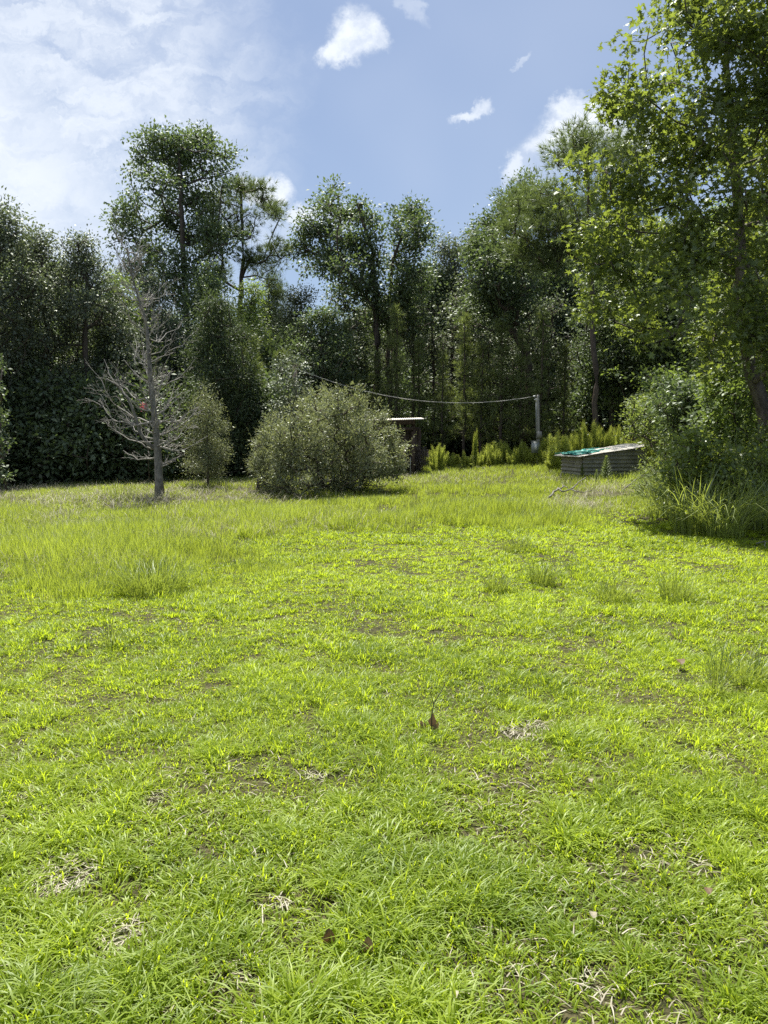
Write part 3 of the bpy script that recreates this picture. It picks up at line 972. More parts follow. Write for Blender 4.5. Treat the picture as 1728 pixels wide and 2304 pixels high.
for (x, y, rad) in BB:
    p = at(x, y, bb[1]) - bb; rr = rad / 1662 * bb[1]
    dep = math.sqrt(max(.1, 1.75 ** 2 - min(abs(p[0]), 1.7) ** 2))
    for q in range(4):
        bl.append((p[0] + r.normal() * .07, r.uniform(-1, 1) * dep, max(.12, p[2] + (r.normal() * .12 if q else 0)) * (1 if q < 2 else .84), rr * (.92 if q < 2 else .80)))
root = empty('round_bush', bb, 'big round silvery-green bush in the middle of the meadow, in front of the open shed', 'bush')
tg = blob_targets(bl, 950, r, .40); tg[:, 2] = np.maximum(tg[:, 2], .06)
P_, par, tips = grow([np.array([0, 0, -.1]), np.array([.03, 0, .1]), np.array([.02, .02, .28])], tg, r, .28, up=.25)
skeleton_geo(P_, par, .085, .0035, 2.7, 4).obj('stems', M['bark'], root, smooth=True)
v, f, tn = leaf_cloud(P_[tips], r, 48, .075, .085, 'lance', 1.0)
v2, f2, t2, sg = shoots(P_[tips], np.array([0, 0, .9]), 190, r, .16, .42, .085)
sg.obj('shoots', M['bark'], root)
f = np.vstack([f, f2 + len(v)]); v = np.vstack([v, v2]); tn = np.concatenate([tn, t2])
v[:, 2] = np.maximum(v[:, 2], .01)
mesh_np('foliage', v, [f], M['olive'], tn, parent=root)

# slim sapling right of the dead tree
b = spot(445, 22.2)
o = make_tree('slim_sapling', 'slim pale sapling at the woods edge directly right of the dead tree', 'tree', b,
              [np.array([0, 0, -.1]), np.array([.02, 0, .5]), np.array([0, .03, 1.1]), np.array([.04, 0, 1.7]), np.array([.0, 0, 2.1])],
              local_blobs([(445, 835, 8), (440, 850, 14), (455, 860, 12), (430, 880, 18), (460, 885, 20), (445, 905, 22), (420, 925, 20), (468, 925, 24), (440, 945, 26), (475, 960, 20), (415, 965, 24), (450, 985, 28), (482, 985, 16), (425, 1005, 24), (465, 1010, 24)], b, 22.2, .25, np.random.default_rng(5)),
              'olive', 'lance', n_tips=260, n_per=46, spread=.10, size=.062, r0=.03, rtip=.003, seed=95, seglen=.3)
# pale-leaved small tree left of the round bush's top
b = spot(628, 24.0)
make_tree('pale_sapling', 'pale-leaved young tree rising behind the left shoulder of the round bush', 'tree', b,
          wavy(2.9, 7, np.random.default_rng(4), .03), local_blobs([(622, 775, 10), (645, 795, 12), (608, 792, 12), (632, 825, 16), (600, 835, 14), (660, 840, 14), (625, 865, 18), (600, 880, 16), (650, 885, 20), (625, 920, 30)], b, 24.0, .35, np.random.default_rng(6)),
          'grey', 'oval', n_tips=120, n_per=34, spread=.14, size=.085, r0=.035, rtip=.004, seed=96, seglen=.3)

# ------------------------------------------------------------------ shrubs of the right-hand thicket
def thicket(name, label, x, D, blobs_, mat, kind, seed, size, n_tips, n_per, spread, cat='bush'):
    b = spot(x, D)
    r_ = np.random.default_rng(seed)
    bl_ = []
    for q in range(2): bl_ += local_blobs(blobs_, b, D, .45, r_)
    bl_ = [(a_, c_, max(.15, z_), d_) for a_, c_, z_, d_ in bl_]
    root = empty(name, b, label, cat)
    tg = np.vstack([blob_targets(bl_, n_tips, r_, .4), blob_targets([(a_, c_, z_, d_ * 1.5) for a_, c_, z_, d_ in bl_], n_tips // 4, r_, .2)]); tg[:, 2] = np.maximum(tg[:, 2], .05)
    P__, par_, tips_ = grow([np.array([0, 0, -.1]), np.array([0, .02, .12]), np.array([.02, .0, .3])], tg, r_, .3, up=.2)
    skeleton_geo(P__, par_, .05, .0035, 2.6, 4).obj('stems', M['bark'], root, smooth=True)
    v, f, tn = leaf_cloud(P__[tips_], r_, int(n_per * .62), spread * .85, size * 1.15, kind, .7)
    v[:, 2] = np.maximum(v[:, 2], .01)
    v2, f2, t2, sg_ = shoots(P__[tips_], np.array([0, 0, .8]), 50, r_, .15, .5, size * 1.1, kind)
    sg_.obj('shoots', M['bark'], root)
    mesh_np('foliage', np.vstack([v, v2]), [np.vstack([f, f2 + len(v)])], M[mat], np.concatenate([tn, t2]), parent=root)
    return root


thicket('leafy_shrub', 'bright yellow-green sunlit shrub just left of the grey trunk on the right', 1580, 16.2,
        [(1545, 850, 26), (1580, 840, 30), (1610, 870, 26), (1560, 890, 30), (1600, 910, 30), (1540, 920, 22), (1620, 940, 26), (1570, 950, 34), (1640, 900, 14), (1545, 960, 30), (1600, 980, 34), (1590, 815, 16), (1560, 1010, 30)],
        'fresh', 'oval', 101, .085, 210, 44, .15)
thicket('dark_shrub', 'brownish-green shrub with reddish tips right of the tin box', 1400, 20.5,
        [(1385, 865, 20), (1400, 880, 24), (1425, 890, 24), (1370, 900, 20), (1395, 915, 28), (1430, 925, 28), (1380, 940, 24), (1410, 955, 24), (1450, 950, 30), (1440, 980, 28), (1480, 990, 30)],
        'weed', 'oval', 102, .075, 120, 40, .12)
thicket('dark_shrub', 'dark leafy shrub under the star-leaved tree, left of its trunk', 1530, 13.6,
        [(1500, 955, 24), (1470, 985, 24), (1510, 1000, 34), (1550, 990, 34), (1590, 1000, 36), (1560, 1040, 40), (1500, 1040, 36), (1460, 1060, 28), (1610, 1050, 40), (1450, 1020, 18), (1640, 1010, 34)],
        'gum', 'oval', 103, .075, 230, 46, .12)
thicket('dark_shrub', 'dark shrub at the foot of the grey trunk, cut by the right border', 1650, 14.2,
        [(1640, 960, 30), (1670, 940, 34), (1690, 1000, 40), (1640, 1010, 34), (1700, 1060, 50), (1650, 1060, 40), (1710, 900, 40)],
        'gum', 'oval', 104, .070, 200, 50, .14)
thicket('vine_thicket', 'mid green tangle of vines hanging between the tin box and the trunk on the right', 1500, 18.0,
        [(1470, 850, 30), (1500, 880, 34), (1460, 900, 30), (1510, 920, 30), (1480, 940, 30), (1530, 860, 30), (1430, 870, 20), (1540, 940, 30)],
        'oak', 'oval', 105, .09, 190, 44, .16)
thicket('low_weed_bush', 'low light green weedy bush in front of the tin box, at its right end', 1430, 17.0,
        [(1400, 1020, 20), (1430, 1010, 22), (1460, 1030, 26), (1420, 1045, 24), (1390, 1050, 20), (1450, 1060, 26)],
        'weed', 'lance', 106, .062, 130, 50, .11)
thicket('border_shrub', 'pale-leaved shrub at the left border of the photo in front of the dark woods', 4, 21.0,
        [(2, 800, 10), (-12, 840, 16), (0, 900, 12), (-14, 930, 18), (2, 965, 12), (-14, 1000, 18), (2, 1030, 10)],
        'oak', 'oval', 107, .08, 60, 40, .12)
thicket('low_weed_bush', 'low dull bush at the left end of the round bush, on its far side', 555, 21.0,
        [(560, 985, 14), (555, 960, 10), (565, 1010, 18), (575, 1040, 16), (550, 1000, 10)],
        'olive', 'lance', 108, .06, 60, 40, .09)

# pink blossoms seen through the dead tree
pc = at(311, 879, 22.5)
r = np.random.default_rng(110)
root = empty('flower_spray', (pc[0], pc[1], H(pc[0], pc[1])), 'small pink flower head on a thin stem seen through the dead tree branches', 'flower')
zt = pc[2] - H(pc[0], pc[1])
g = Geo(); g.tube([[.1, 0, -.1], [.06, 0, zt * .5], [0, 0, zt]], .008, 5); g.obj('stem', M['bark'], root)
n = 90
v, f, tn = leaves(np.array([0, 0, zt]) + r.normal(size=(n, 3)) * np.array([.045, .045, .06]), rand_dirs(n, r, .3), rand_dirs(n, r), np.full(n, .05), 'oval', r.random(n))
mesh_np('petals', v, [f], M['pink'], tn, parent=root)

# ------------------------------------------------------------------ open shed behind the bush
sb = on_ground(895, 1026); sD = sb[1]
sx = lambda x: at(x, 900, sD)[0] - sb[0]
sz = lambda y: at(900, y, sD)[2] - sb[2]
root = empty('open_shed', sb, 'low open shed with a flat tin roof, mostly hidden behind the round bush', 'shed')
ax = np.array([[1, 0, .035], [0, 1, 0], [-.035, 0, 1]])
x0, x1 = sx(742), sx(915); zc = sz(906.5)
g = Geo()                                 # corrugated roof sheet, ridges running back
nn = 120; xs = np.linspace(x0, x1, nn); zs = zc + (xs - (x0 + x1) / 2) * .028 + .012 * np.sin(xs / .076 * 2 * math.pi)
for sgn, dz_ in ((1, .0),):
    top_ = np.array([[xx, yy_, zz + (yy_ - .0) * .030] for yy_ in (-.45, 2.3) for xx, zz in zip(xs, zs)])
    bot_ = top_ - [0, 0, .022]
    V__ = np.vstack([top_, bot_]); i = np.arange(nn - 1)
    g.add(V__, f4=np.vstack([np.stack([i, i + 1, i + nn + 1, i + nn], -1), np.stack([i + 2 * nn + 1, i + 2 * nn, i + 3 * nn, i + 3 * nn + 1], -1), np.stack([i + 1, i, i + 2 * nn, i + 2 * nn + 1], -1),
                       np.stack([i + nn, i + nn + 1, i + 3 * nn + 1, i + 3 * nn], -1), [[0, nn, 3 * nn, 2 * nn], [nn - 1, 3 * nn - 1, 4 * nn - 1, 2 * nn - 1]]]))
g.obj('roof', M['tinroof'], root)
zl = lambda xx: zc + (xx - (x0 + x1) / 2) * .028
for yy_ in (-.30, 2.1):
    g = Geo(); xm = (x0 + x1 - .3) / 2
    g.box((xm, yy_, zl(xm) - .115), (x1 - x0 - .3, .05, .17), ax)
    g.obj('fascia_board', M['wood'], root)
g = Geo(); g.box(((x0 + sx(893)) / 2, -.22, sz(926)), (sx(893) - x0, .09, .10)); g.obj('beam', M['wood'], root)
for xx, yy_, wd in ((sx(893), -.12, .11), (sx(875), -.02, .07), (x0 + .2, -.1, .11), (x1 - .3, 1.95, .11), (x0 + .2, 1.95, .11)):
    g = Geo(); g.box((xx, yy_, (zl(xx) - .16) / 2 - .15), (wd, wd, zl(xx) - .16 + .28)); g.obj('post', M['wood'], root)
for i, xx in enumerate(np.arange(sx(858), sx(904), .145)):
    g = Geo(); hh = zl(xx) - .42 - .03 * (i % 2); g.box((xx + .06, .35 + .006 * (i % 2), hh / 2 + .10), (.135, .02, hh)); g.obj('wall_board', M['wood'], root)
for i in range(9):
    g = Geo(); xx = x0 + .3 + i * .29; g.box((xx, 2.02 + .006 * (i % 2), (zl(xx) - .25) / 2), (.27, .02, zl(xx) - .3)); g.obj('wall_board', M['wood'], root)
for xx in (sx(874), sx(886)):
    g = Geo(); g.box((xx, -.45, .28), (.028, .028, .72)); g.obj('stake', M['post'], root)

# ------------------------------------------------------------------ service pole, cable, far pole
ub = spot(1162, 29.5); uD = 29.5
ux = lambda x: at(x, 900, uD)[0] - ub[0]
uz = lambda y: at(1160, y, uD)[2] - ub[2]
root = empty('service_pole', ub, 'short grey wooden service pole with meter box, left of the tin box', 'pole')
g = Geo(); h_ = uz(853); g.tube([[0.05, 0, -.3], [0.03, 0, h_ * .5], [-.01, 0, h_ * .97], [-.01, 0, h_]], [.065, .058, .050, .042], 12); g.obj('pole', M['post'], root, smooth=True)
g = Geo(); g.tube([[-.085, -.04, uz(868)], [-.075, -.045, uz(900)], [-.05, -.06, uz(950)]], .018, 6); g.obj('conduit', M['box'], root, smooth=True)
g = Geo(); g.tube([[-.085, -.04, uz(868)], [-.11, -.05, uz(862)], [-.15, -.06, uz(864)]], [.022, .032, .036], 8); g.obj('weatherhead', M['white'], root, smooth=True)
g = Geo(); g.tube([[-.12, 0, uz(856)], [-.19, 0, uz(856)]], [.035, .025], 8); g.obj('insulator', M['white'], root, smooth=True)
g = Geo(); g.box((.04, -.13, (uz(932) + uz(946)) / 2), (.17, .10, uz(932) - uz(946))); g.obj('meter_box', M['post'], root)
g = Geo(); c = ((ux(1149) + ux(1162)) / 2, -.17, (uz(954) + uz(978)) / 2); g.box(c, (ux(1162) - ux(1149) + .05, .14, uz(954) - uz(978)))
g.box((c[0], c[1] - .003, uz(953.2)), (ux(1162) - ux(1149) + .08, .17, .02)); bx_ = g.obj('breaker_box', M['box'], root)
g = Geo(); g.box((c[0] + .01, c[1] - .076, c[2] + .02), (.09, .008, .19)); g.obj('label_plate', M['white'], bx_)
fb = spot(638, 29.0)
root2 = empty('far_pole', fb, 'dark wooden pole behind the left shoulder of the round bush, where the cable ends', 'pole')
fz = at(638, 786, 29.0)[2] - fb[2]
g = Geo(); g.tube([[0, 0, -.3], [0, 0, fz]], [.10, .08], 10); g.obj('pole', M['bark'], root2, smooth=True)
g = Geo(); g.tube([[.08, -.02, fz - .2], [.15, -.03, fz - .2]], .025, 6); g.obj('insulator', M['box'], root2)
A = fb + np.array([.15, -.03, fz - .2]); B = ub + np.array([-.19, 0, uz(856)])
u = np.linspace(0, 1, 40)[:, None]
pts = A * (1 - u) + B * u
sagv = at(980, 862, (A[1] + B[1]) / 2)[2]; mid = (A[2] + B[2]) / 2
pts[:, 2] -= 4 * u[:, 0] * (1 - u[:, 0]) * (mid - sagv + .04)
g = Geo(); g.tube(pts, .0048, 5); g.tube(pts + np.stack([0 * u[:, 0], .01 * np.sin(u[:, 0] * 60), -.014 + 0 * u[:, 0]], -1), .005, 4)
tag(g.obj('cable', M['wire']), 'pale overhead cable sagging between the service pole and the far dark pole', 'cable')

# ------------------------------------------------------------------ tin box
tb = on_ground(1258, 1036); tD = tb[1]
a_ = R(20); ex = np.array([math.cos(a_), math.sin(a_), 0]); ey = np.array([-math.sin(a_), math.cos(a_), 0]); ez = np.array([0, 0, 1.])
Lx, Wy = 2.35, 1.15
z_at = lambda p, y: at(1300, y, tb[1] + p[1])[2] - tb[2]
hc = z_at(ey * 0, 986); hr = z_at(ex * Lx, 964)
root = empty('tin_box', tb, 'low box of corrugated tin with a slanting pale roof, right side of meadow', 'shed')


def corr_wall(name, p, d, L, h0, h1, nrm):
    """horizontal ripples; wall from p along d"""
    rows = 96; top_ = np.linspace(0, 1, rows); g_ = Geo()
    nc = 24; Vq = []
    per = .12
    for k in range(rows):
        for j in range(nc):
            u_ = j / (nc - 1); hh = h0 + (h1 - h0) * u_
            z = -.08 + (hh + .08) * top_[k]
            Vq.append(p + d * L * u_ + ez * z + nrm * (0.021 * math.sin((z + .018 * u_) / per * 2 * math.pi) + .006 * math.sin(u_ * 9 + z * 5)))
    i, j = np.meshgrid(np.arange(rows - 1), np.arange(nc - 1), indexing='ij'); q = (i * nc + j).ravel()
    g_.add(np.array(Vq), f4=np.stack([q, q + 1, q + nc + 1, q + nc], -1))
    return g_.obj(name, M['tin'], root, smooth=True)


corr_wall('front_wall', ey * 0, ex, Lx, hc, hr, -ey)
corr_wall('side_wall', ey * Wy - ex * .001, -ey, Wy - .02, hc, hc, -ex)
corr_wall('side_wall', ex * Lx, ey, Wy, hr, hr, ex)
corr_wall('back_wall', ey * Wy, ex, Lx, hc, hr, ey)
for p, hh in ((ey * 0, hc), (ex * Lx, hr), (ex * Lx + ey * Wy, hr), (ey * Wy, hc)):
    g = Geo(); g.box(p + (ex if p @ ex < 1 else -ex) * .05 + (ey if p @ ey < 1 else -ey) * .05 + ez * (hh / 2 - .05), (.06, .06, hh), [ex, ey, ez]); g.obj('corner_post', M['wood'], root)
slope = (hr - hc) / Lx
g = Geo(); nr_ = 150; ys = np.linspace(-.10, Wy + .12, nr_)
Vt = []
for xx in np.linspace(-.22, Lx + .14, 8):
    for yy_ in ys:
        Vt.append(ex * xx + ey * yy_ + ez * (hc + .035 + slope * xx + .010 * math.sin(yy_ / .076 * 2 * math.pi) + .010 * math.sin(xx * 3)))
Vt = np.array(Vt); Vb = Vt - ez * .012
i, j = np.meshgrid(np.arange(7), np.arange(nr_ - 1), indexing='ij'); q = (i * nr_ + j).ravel(); n0 = len(Vt)
g.add(np.vstack([Vt, Vb]), f4=np.vstack([np.stack([q, q + nr_, q + nr_ + 1, q + 1], -1), np.stack([q + 1, q + nr_ + 1, q + nr_, q], -1) + n0]))
e = np.array([k * nr_ for k in range(7)]); g.F4.append(np.stack([e, e + n0, e + n0 + nr_, e + nr_], -1))
e2 = np.arange(nr_ - 1); g.F4.append(np.stack([e2, e2 + 1, e2 + 1 + n0, e2 + n0], -1)); e3 = e2 + 7 * nr_; g.F4.append(np.stack([e3 + 1, e3, e3 + n0, e3 + 1 + n0], -1))
g.obj('roof', M['tinroof'], root, smooth=True)
g = Geo(); g.box(ex * (Lx / 2) + ey * .04 + ez * ((hc + hr) / 2 - .02), (Lx, .04, .05), [norm(ex + ez * slope), ey, norm(ez - ex * slope)]); g.obj('roof_batten', M['wood'], root)
# crumpled teal mesh lying on the low end of the roof
r = np.random.default_rng(120)
g = Geo(); n = 34
i, j = np.meshgrid(np.linspace(-.2, .72, n), np.linspace(0, 1.1, n), indexing='ij')
cr = vnoise(i * 8, j * 8, 5) * .06 + vnoise(i * 21, j * 21, 6) * .04
edge_ = np.clip(1.15 - ((i - .25) / .62) ** 2 - ((j - .5) / .5) ** 2 + .4 * (vnoise(i * 5, j * 5, 9) - .5), 0, 1)
keep = edge_ > .12
zt_ = hc + .055 + slope * i + cr * np.clip(edge_ * 2, .3, 1)
Vt = (i[..., None] * ex + j[..., None] * ey + zt_[..., None] * ez).reshape(-1, 3)
ii, jj = np.meshgrid(np.arange(n - 1), np.arange(n - 1), indexing='ij'); q = (ii * n + jj).ravel(); q = q[keep.ravel()[q]]
top4 = np.stack([q, q + n, q + n + 1, q + 1], -1)
g.add(np.vstack([Vt, Vt - ez * .006]), f4=np.vstack([top4, top4[:, ::-1] + n * n]))
for k in range(9):
    a0 = r.uniform([-.28, .1], [.7, 1.2]); pts = [a0]
    for s_ in range(9): pts.append(pts[-1] + r.normal(size=2) * [.10, .10])
    pts = np.clip(np.array(pts), [-.34, -.12], [1.1, 1.6])
    g.tube([ex * p[0] + ey * p[1] + ez * (hc + .10 + slope * p[0] + .02 * r.random()) for p in pts], .012, 4)
net = g.obj('crumpled_netting', M['tarp'], smooth=True); net.location = tb
tag(net, 'crumpled teal plastic netting lying on the low left end of the tin box roof', 'netting')

# ------------------------------------------------------------------ tall weeds, feathery plants
r = np.random.default_rng(130)


def fennel(loc, label, group, seed, stems=7, hgt=1.35, wid=.28):
    q = np.random.default_rng(seed)
    root = empty('feathery_weed', loc, label, 'weed', group)
    g = Geo(); pos, ax_, sz_ = [], [], []
    for s_ in range(stems):
        a = q.random() * 6.283; rr = wid * math.sqrt(q.random()); hh = hgt * q.uniform(.32, 1)
        p0 = np.array([rr * math.cos(a) * .6, rr * math.sin(a) * .6, -.05]); p1 = np.array([rr * math.cos(a) * 1.5 + q.normal() * .07, rr * math.sin(a) * 1.5 + q.normal() * .07, hh])
        g.tube([p0, (p0 + p1) / 2 + q.normal(size=3) * .015, p1], [.007, .005, .002], 4, cap=False)
        top_ = q.uniform(.8, 1)
        for z in np.arange(.10, 1.0, .011):
            c = p0 + (p1 - p0) * z
            for k in range(8):
                aa = q.random() * 6.283; ln = (.20 * math.sin(math.pi * min(1, z * .85 + .12)) ** .7 + .03) * top_
                pos.append(c + q.normal(size=3) * .02); ax_.append([math.cos(aa) * .55, math.sin(aa) * .55, .7 + q.normal() * .25]); sz_.append(ln * q.uniform(.5, 1.3))
    g.obj('stem', M['weed'], root)
    pos = np.array(pos); n = len(pos)
    v, f, tn = leaves(pos, np.array(ax_), q.normal(size=(n, 3)), np.array(sz_), 'needle', q.random(n))
    mesh_np('foliage', v, [f], M['fennel'], tn, parent=root)
    return root


FP = [(1028, 1.45, .10, 30, 'tallest pointed feathery weed, alone in front of the dark woods'), (1003, .65, .10, 30, None), (945, 1.0, .34, 27.5, 'feathery light green weed just right of the shed'),
      (1062, .95, .2, 31, None), (1080, .98, .2, 31.5, None), (1098, .85, .2, 31, None), (1118, .75, .2, 31.5, None), (1132, 1.0, .2, 31, None), (1182, 1.15, .25, 30, 'feathery weed right at the foot of the service pole'), (1195, 1.2, .2, 29, None),
      (1212, 1.3, .24, 27.5, 'tall feathery weed at the left corner of the tin box'), (1200, 1.0, .24, 26.2, None), (1252, 1.35, .35, 29, None), (1275, 1.6, .4, 29, 'biggest feathery weed clump behind the tin box roof'), (1300, 1.6, .4, 29.3, None), (1322, 1.45, .35, 29, None), (1345, 1.1, .3, 29, None),
      (1375, 1.15, .3, 29, None), (1405, 1.5, .3, 27, 'feathery weed behind the high right corner of the tin box'), (1408, 1.25, .25, 24.5, None), (1420, 1.3, .25, 24, None), (1438, 1.2, .3, 23, None), (1450, 1.1, .3, 22, None), (1560, 1.5, .3, 18, 'feathery weed among the shrubs left of the grey trunk'),
      (1150, .7, .3, 30, None), (1170, .8, .3, 29.5, None), (1225, 1.1, .2, 28.6, None)] + [(x_, h__, .16 + .1 * (k_ % 2), 29.4 + (k_ * 7 % 5) * .5, None) for k_, (x_, h__) in enumerate([(1015, .5), (1040, .6), (1050, .8), (1072, .75), (1090, .95), (1108, .7), (1125, .9), (1142, .8), (1158, .95), (1190, .9), (1206, 1.0), (1236, 1.1), (985, .5), (970, .6)])]
fp = [None, None]
for i, (x, hh, wd, D, lb) in enumerate(FP):
    thin = wd <= .25
    k = 0 if thin else 1
    lb = lb or ('narrow feathery light green weed at the far edge of the meadow' if thin else 'bushy feathery light green weed behind or beside the tin box')
    grp = 'feathery weeds along the far edge of the meadow'
    b = spot(x, D)
    if fp[k] is None:
        fp[k] = (fennel(b, lb, grp, 131 + k, 7 if thin else 14, 1.4, .12 if thin else .30), .12 if thin else .30); o = fp[k][0]
    else:
        o = copy_thing(fp[k][0], b, r.random() * 6.28, label=lb, group=grp)
    o.scale = (wd / fp[k][1] * .72, wd / fp[k][1] * .72, hh / 1.4 * 1.1)


def stalk(loc, label, group, seed, hgt=.8):
    q = np.random.default_rng(seed)
    root = empty('leafy_stalk', loc, label, 'weed', group)
    g = Geo(); g.tube([[0, 0, -.05], [.01, 0, hgt * .5], [0, .01, hgt]], [.009, .007, .004], 5); g.obj('stem', M['weed'], root)
    z = np.linspace(.10, 1, 110); ang = np.arange(110) * 2.4
    ln = (.17 * (1 - z) ** .6 + .05) * hgt / .8 * 1.25
    ax_ = np.stack([np.cos(ang), np.sin(ang), .35 + 1.2 * z ** 2], -1)
    v, f, tn = leaves(np.stack([0 * z, 0 * z, z * hgt], -1), ax_, np.tile([0, 0, 1.], (110, 1)) + q.normal(size=(110, 3)) * .15, ln, 'lance', q.random(110))
    mesh_np('leaves', v, [f], M['weed'], tn, parent=root)
    return root


s1 = None
for (x, y0, y1, lb) in [(1308, 1042, 986, 'tallest leafy weed stalk in front of the long side of the tin box'), (1257, 1036, 1004, 'short leafy weed stalk at the near corner of the tin box'),
                        (1288, 1044, 1015, 'small leafy stalk at the left foot of the tallest weed stalk'), (1373, 1030, 985, 'leafy weed stalk at the right end of the tin box front')]:
    p = on_ground(x, y0); hh = at(x, y1, p[1])[2] - p[2]
    if s1 is None: s1 = stalk(p, lb, 'leafy stalks in front of the tin box', 140, .8); o = s1
    else: o = copy_thing(s1, p, r.random() * 6, label=lb)
    o.scale = (hh / .8, hh / .8, hh / .8)

# brown dead weeds beside the shed
p = on_ground(908, 1024); root = empty('dead_weeds', p, 'brown dead weeds standing in a bundle against the shed posts', 'weed')
g = Geo(); tip = []
for k in range(38):
    a = r.random() * 6.28; q = r.random() * .38; hh = r.uniform(.6, 1.15)
    b0 = np.array([q * math.cos(a), q * math.sin(a) * .6, -.05]); b1 = b0 + np.array([r.normal() * .1, r.normal() * .1, hh]); g.tube([b0, (b0 + b1) / 2 + r.normal(size=3) * .02, b1], [.006, .005, .002], 3, cap=False)
    for s_ in range(6): tip.append(b0 + (b1 - b0) * r.uniform(.5, 1))
g.obj('stem', M['deadstem'], root)
tip = np.array(tip); v, f, tn = leaf_cloud(tip, r, 12, .045, .05, 'lance', 1.2); mesh_np('seed_heads', v, [f], M['deadstem'], tn, parent=root)

# fallen branches
def fallen(label, pxs, rad, seed, lift=.06):
    q = np.random.default_rng(seed)
    P0 = on_ground(*pxs[0][0][:2]); g_ = Geo()
    for k, line in enumerate(pxs):
        pts = [on_ground(*c_[:2]) - P0 + np.array([0, 0, lift + (c_[2] if len(c_) > 2 else 0)]) for c_ in line]
        out_ = []
        for a, b in zip(pts[:-1], pts[1:]): out_ += [a + (b - a) * s_ + q.normal(size=3) * .012 for s_ in (0, .33, .66)]
        out_.append(pts[-1]); g_.tube(out_, np.linspace(rad * (1 if k == 0 else .7), rad * .35, len(out_)), 6)
    o = g_.obj('fallen_branch', M['barkgrey'], smooth=True); o.location = P0
    return tag(o, label, 'branch')


fallen('pale forked branch lying in the grass in front of the tin box', [[(1186, 1084), (1197, 1078, .06), (1205, 1073, .10), (1214, 1076, .06), (1230, 1074, .09), (1250, 1076, .05), (1285, 1073, .04)], [(1232, 1074, .08), (1244, 1068, .16), (1264, 1062, .26)], [(1205, 1073, .08), (1216, 1071, .14), (1226, 1073, .12)]], .026, 151, .1)
fallen('thin pale branch leaning in the weeds right of the leafy stalks', [[(1345, 1064), (1370, 1052, .12), (1400, 1046, .25), (1415, 1046, .2)], [(1385, 1050, .18), (1402, 1040, .3)]], .022, 152)
fallen('bare grey branch sticking out of the shrubs behind the right end of the tin box', [[(1545, 1060, .9), (1510, 1050, 1.05), (1480, 1045, 1.25)], [(1510, 1050, 1.05), (1495, 1048, 1.0)]], .022, 153)
fallen('thin pale stick lying in the shade at the right border', [[(1632, 1180), (1650, 1178, .02), (1672, 1177)], [(1650, 1178, .02), (1653, 1188)]], .010, 154, .04)

# ------------------------------------------------------------------ grass clumps one can point to
def clump(name, loc, label, cat, group, seed, n, hgt, wid, lean, mat, bw=.006, seg=4, spreadr=.12):
    q = np.random.default_rng(seed)
    a = q.random(n) * 6.283; rr = spreadr * np.sqrt(q.random(n))
    base = np.stack([rr * np.cos(a), rr * np.sin(a), np.full(n, -.02)], -1)
    v, f3, f4, tn = blades(base, hgt * q.uniform(.45, 1.1, n), bw * q.uniform(.7, 1.3, n), a + q.normal(size=n) * .7, lean * q.uniform(.15, 1.5, n), q.random(n), 1.2, seg)
    o = mesh_np(name, v, [f3, f4], M[mat], tn)
    o.location = [float(c_) for c_ in loc]
    return tag(o, label, cat, group)


GC = 'wiry grass clumps standing in the lawn'
cl = [(1072, 1278, .20, 'wiry grass clump with dark base, leftmost of the clumps right of centre', .10), (1172, 1262, .27, 'upright wiry grass clump, second of the clumps right of centre', .13), (1325, 1298, .24, 'pale wiry grass clump that leans left, between two others', .16),
      (1460, 1298, .30, 'large fan-shaped wiry grass clump at the right', .15), (238, 1398, .22, 'thin upright grass tuft alone in the lawn on the left', .05), (1548, 1505, .20, 'reddish-based sparse grass tuft near the right border', .03),
      (1120, 1190, .22, 'fine grass clump where the tall grass meets the lawn, right of centre', .2), (1600, 1470, .24, 'fine sparse grass clump at the right border', .2)]
for i, (x, y, hh, lb, sp_) in enumerate(cl):
    clump('grass_clump', on_ground(x, y), lb, 'grass clump', GC, 160 + i, 240 if sp_ > .06 else 60, hh * 1.2, .1, .75, 'clump', .0045, 4, sp_)
p = on_ground(330, 1280)
clump('grass_clump', p, 'dense dark clump at the near edge of the tall grass on the left', 'grass clump', GC, 170, 520, .42, .3, .8, 'clump', .006, 4, .32)
for i, (x, y, hh, lb) in enumerate([(1432, 1116, .75, 'long arching grass clump at the left end of the shady thicket'), (1500, 1152, .9, 'sunlit clump of long arching grass blades in front of the dark shrub'), (1560, 1160, .85, 'long grass clump in the middle of the shady thicket'),
                                    (1615, 1140, .95, 'tall grass clump under the trunk of the star-leaved tree'), (1665, 1150, .95, 'tall grass clump cut by the right border'), (1590, 1105, 1.0, 'tall grass clump behind the others at the foot of the shrubs'), (1465, 1090, .8, 'tall thin grass clump beside the low weedy bush')]):
    clump('long_grass_clump', on_ground(x, y), lb, 'grass clump', 'long grass clumps at the foot of the right-hand thicket', 180 + i, 190, hh * 1.25, .3, 1.1, 'reed', .014, 6, .30)
clump('stem_clump', on_ground(262, 1085), 'dark stiff stems standing just left of the dead tree foot', 'grass clump', None, 190, 40, .6, .2, .5, 'clump', .012, 3, .3)

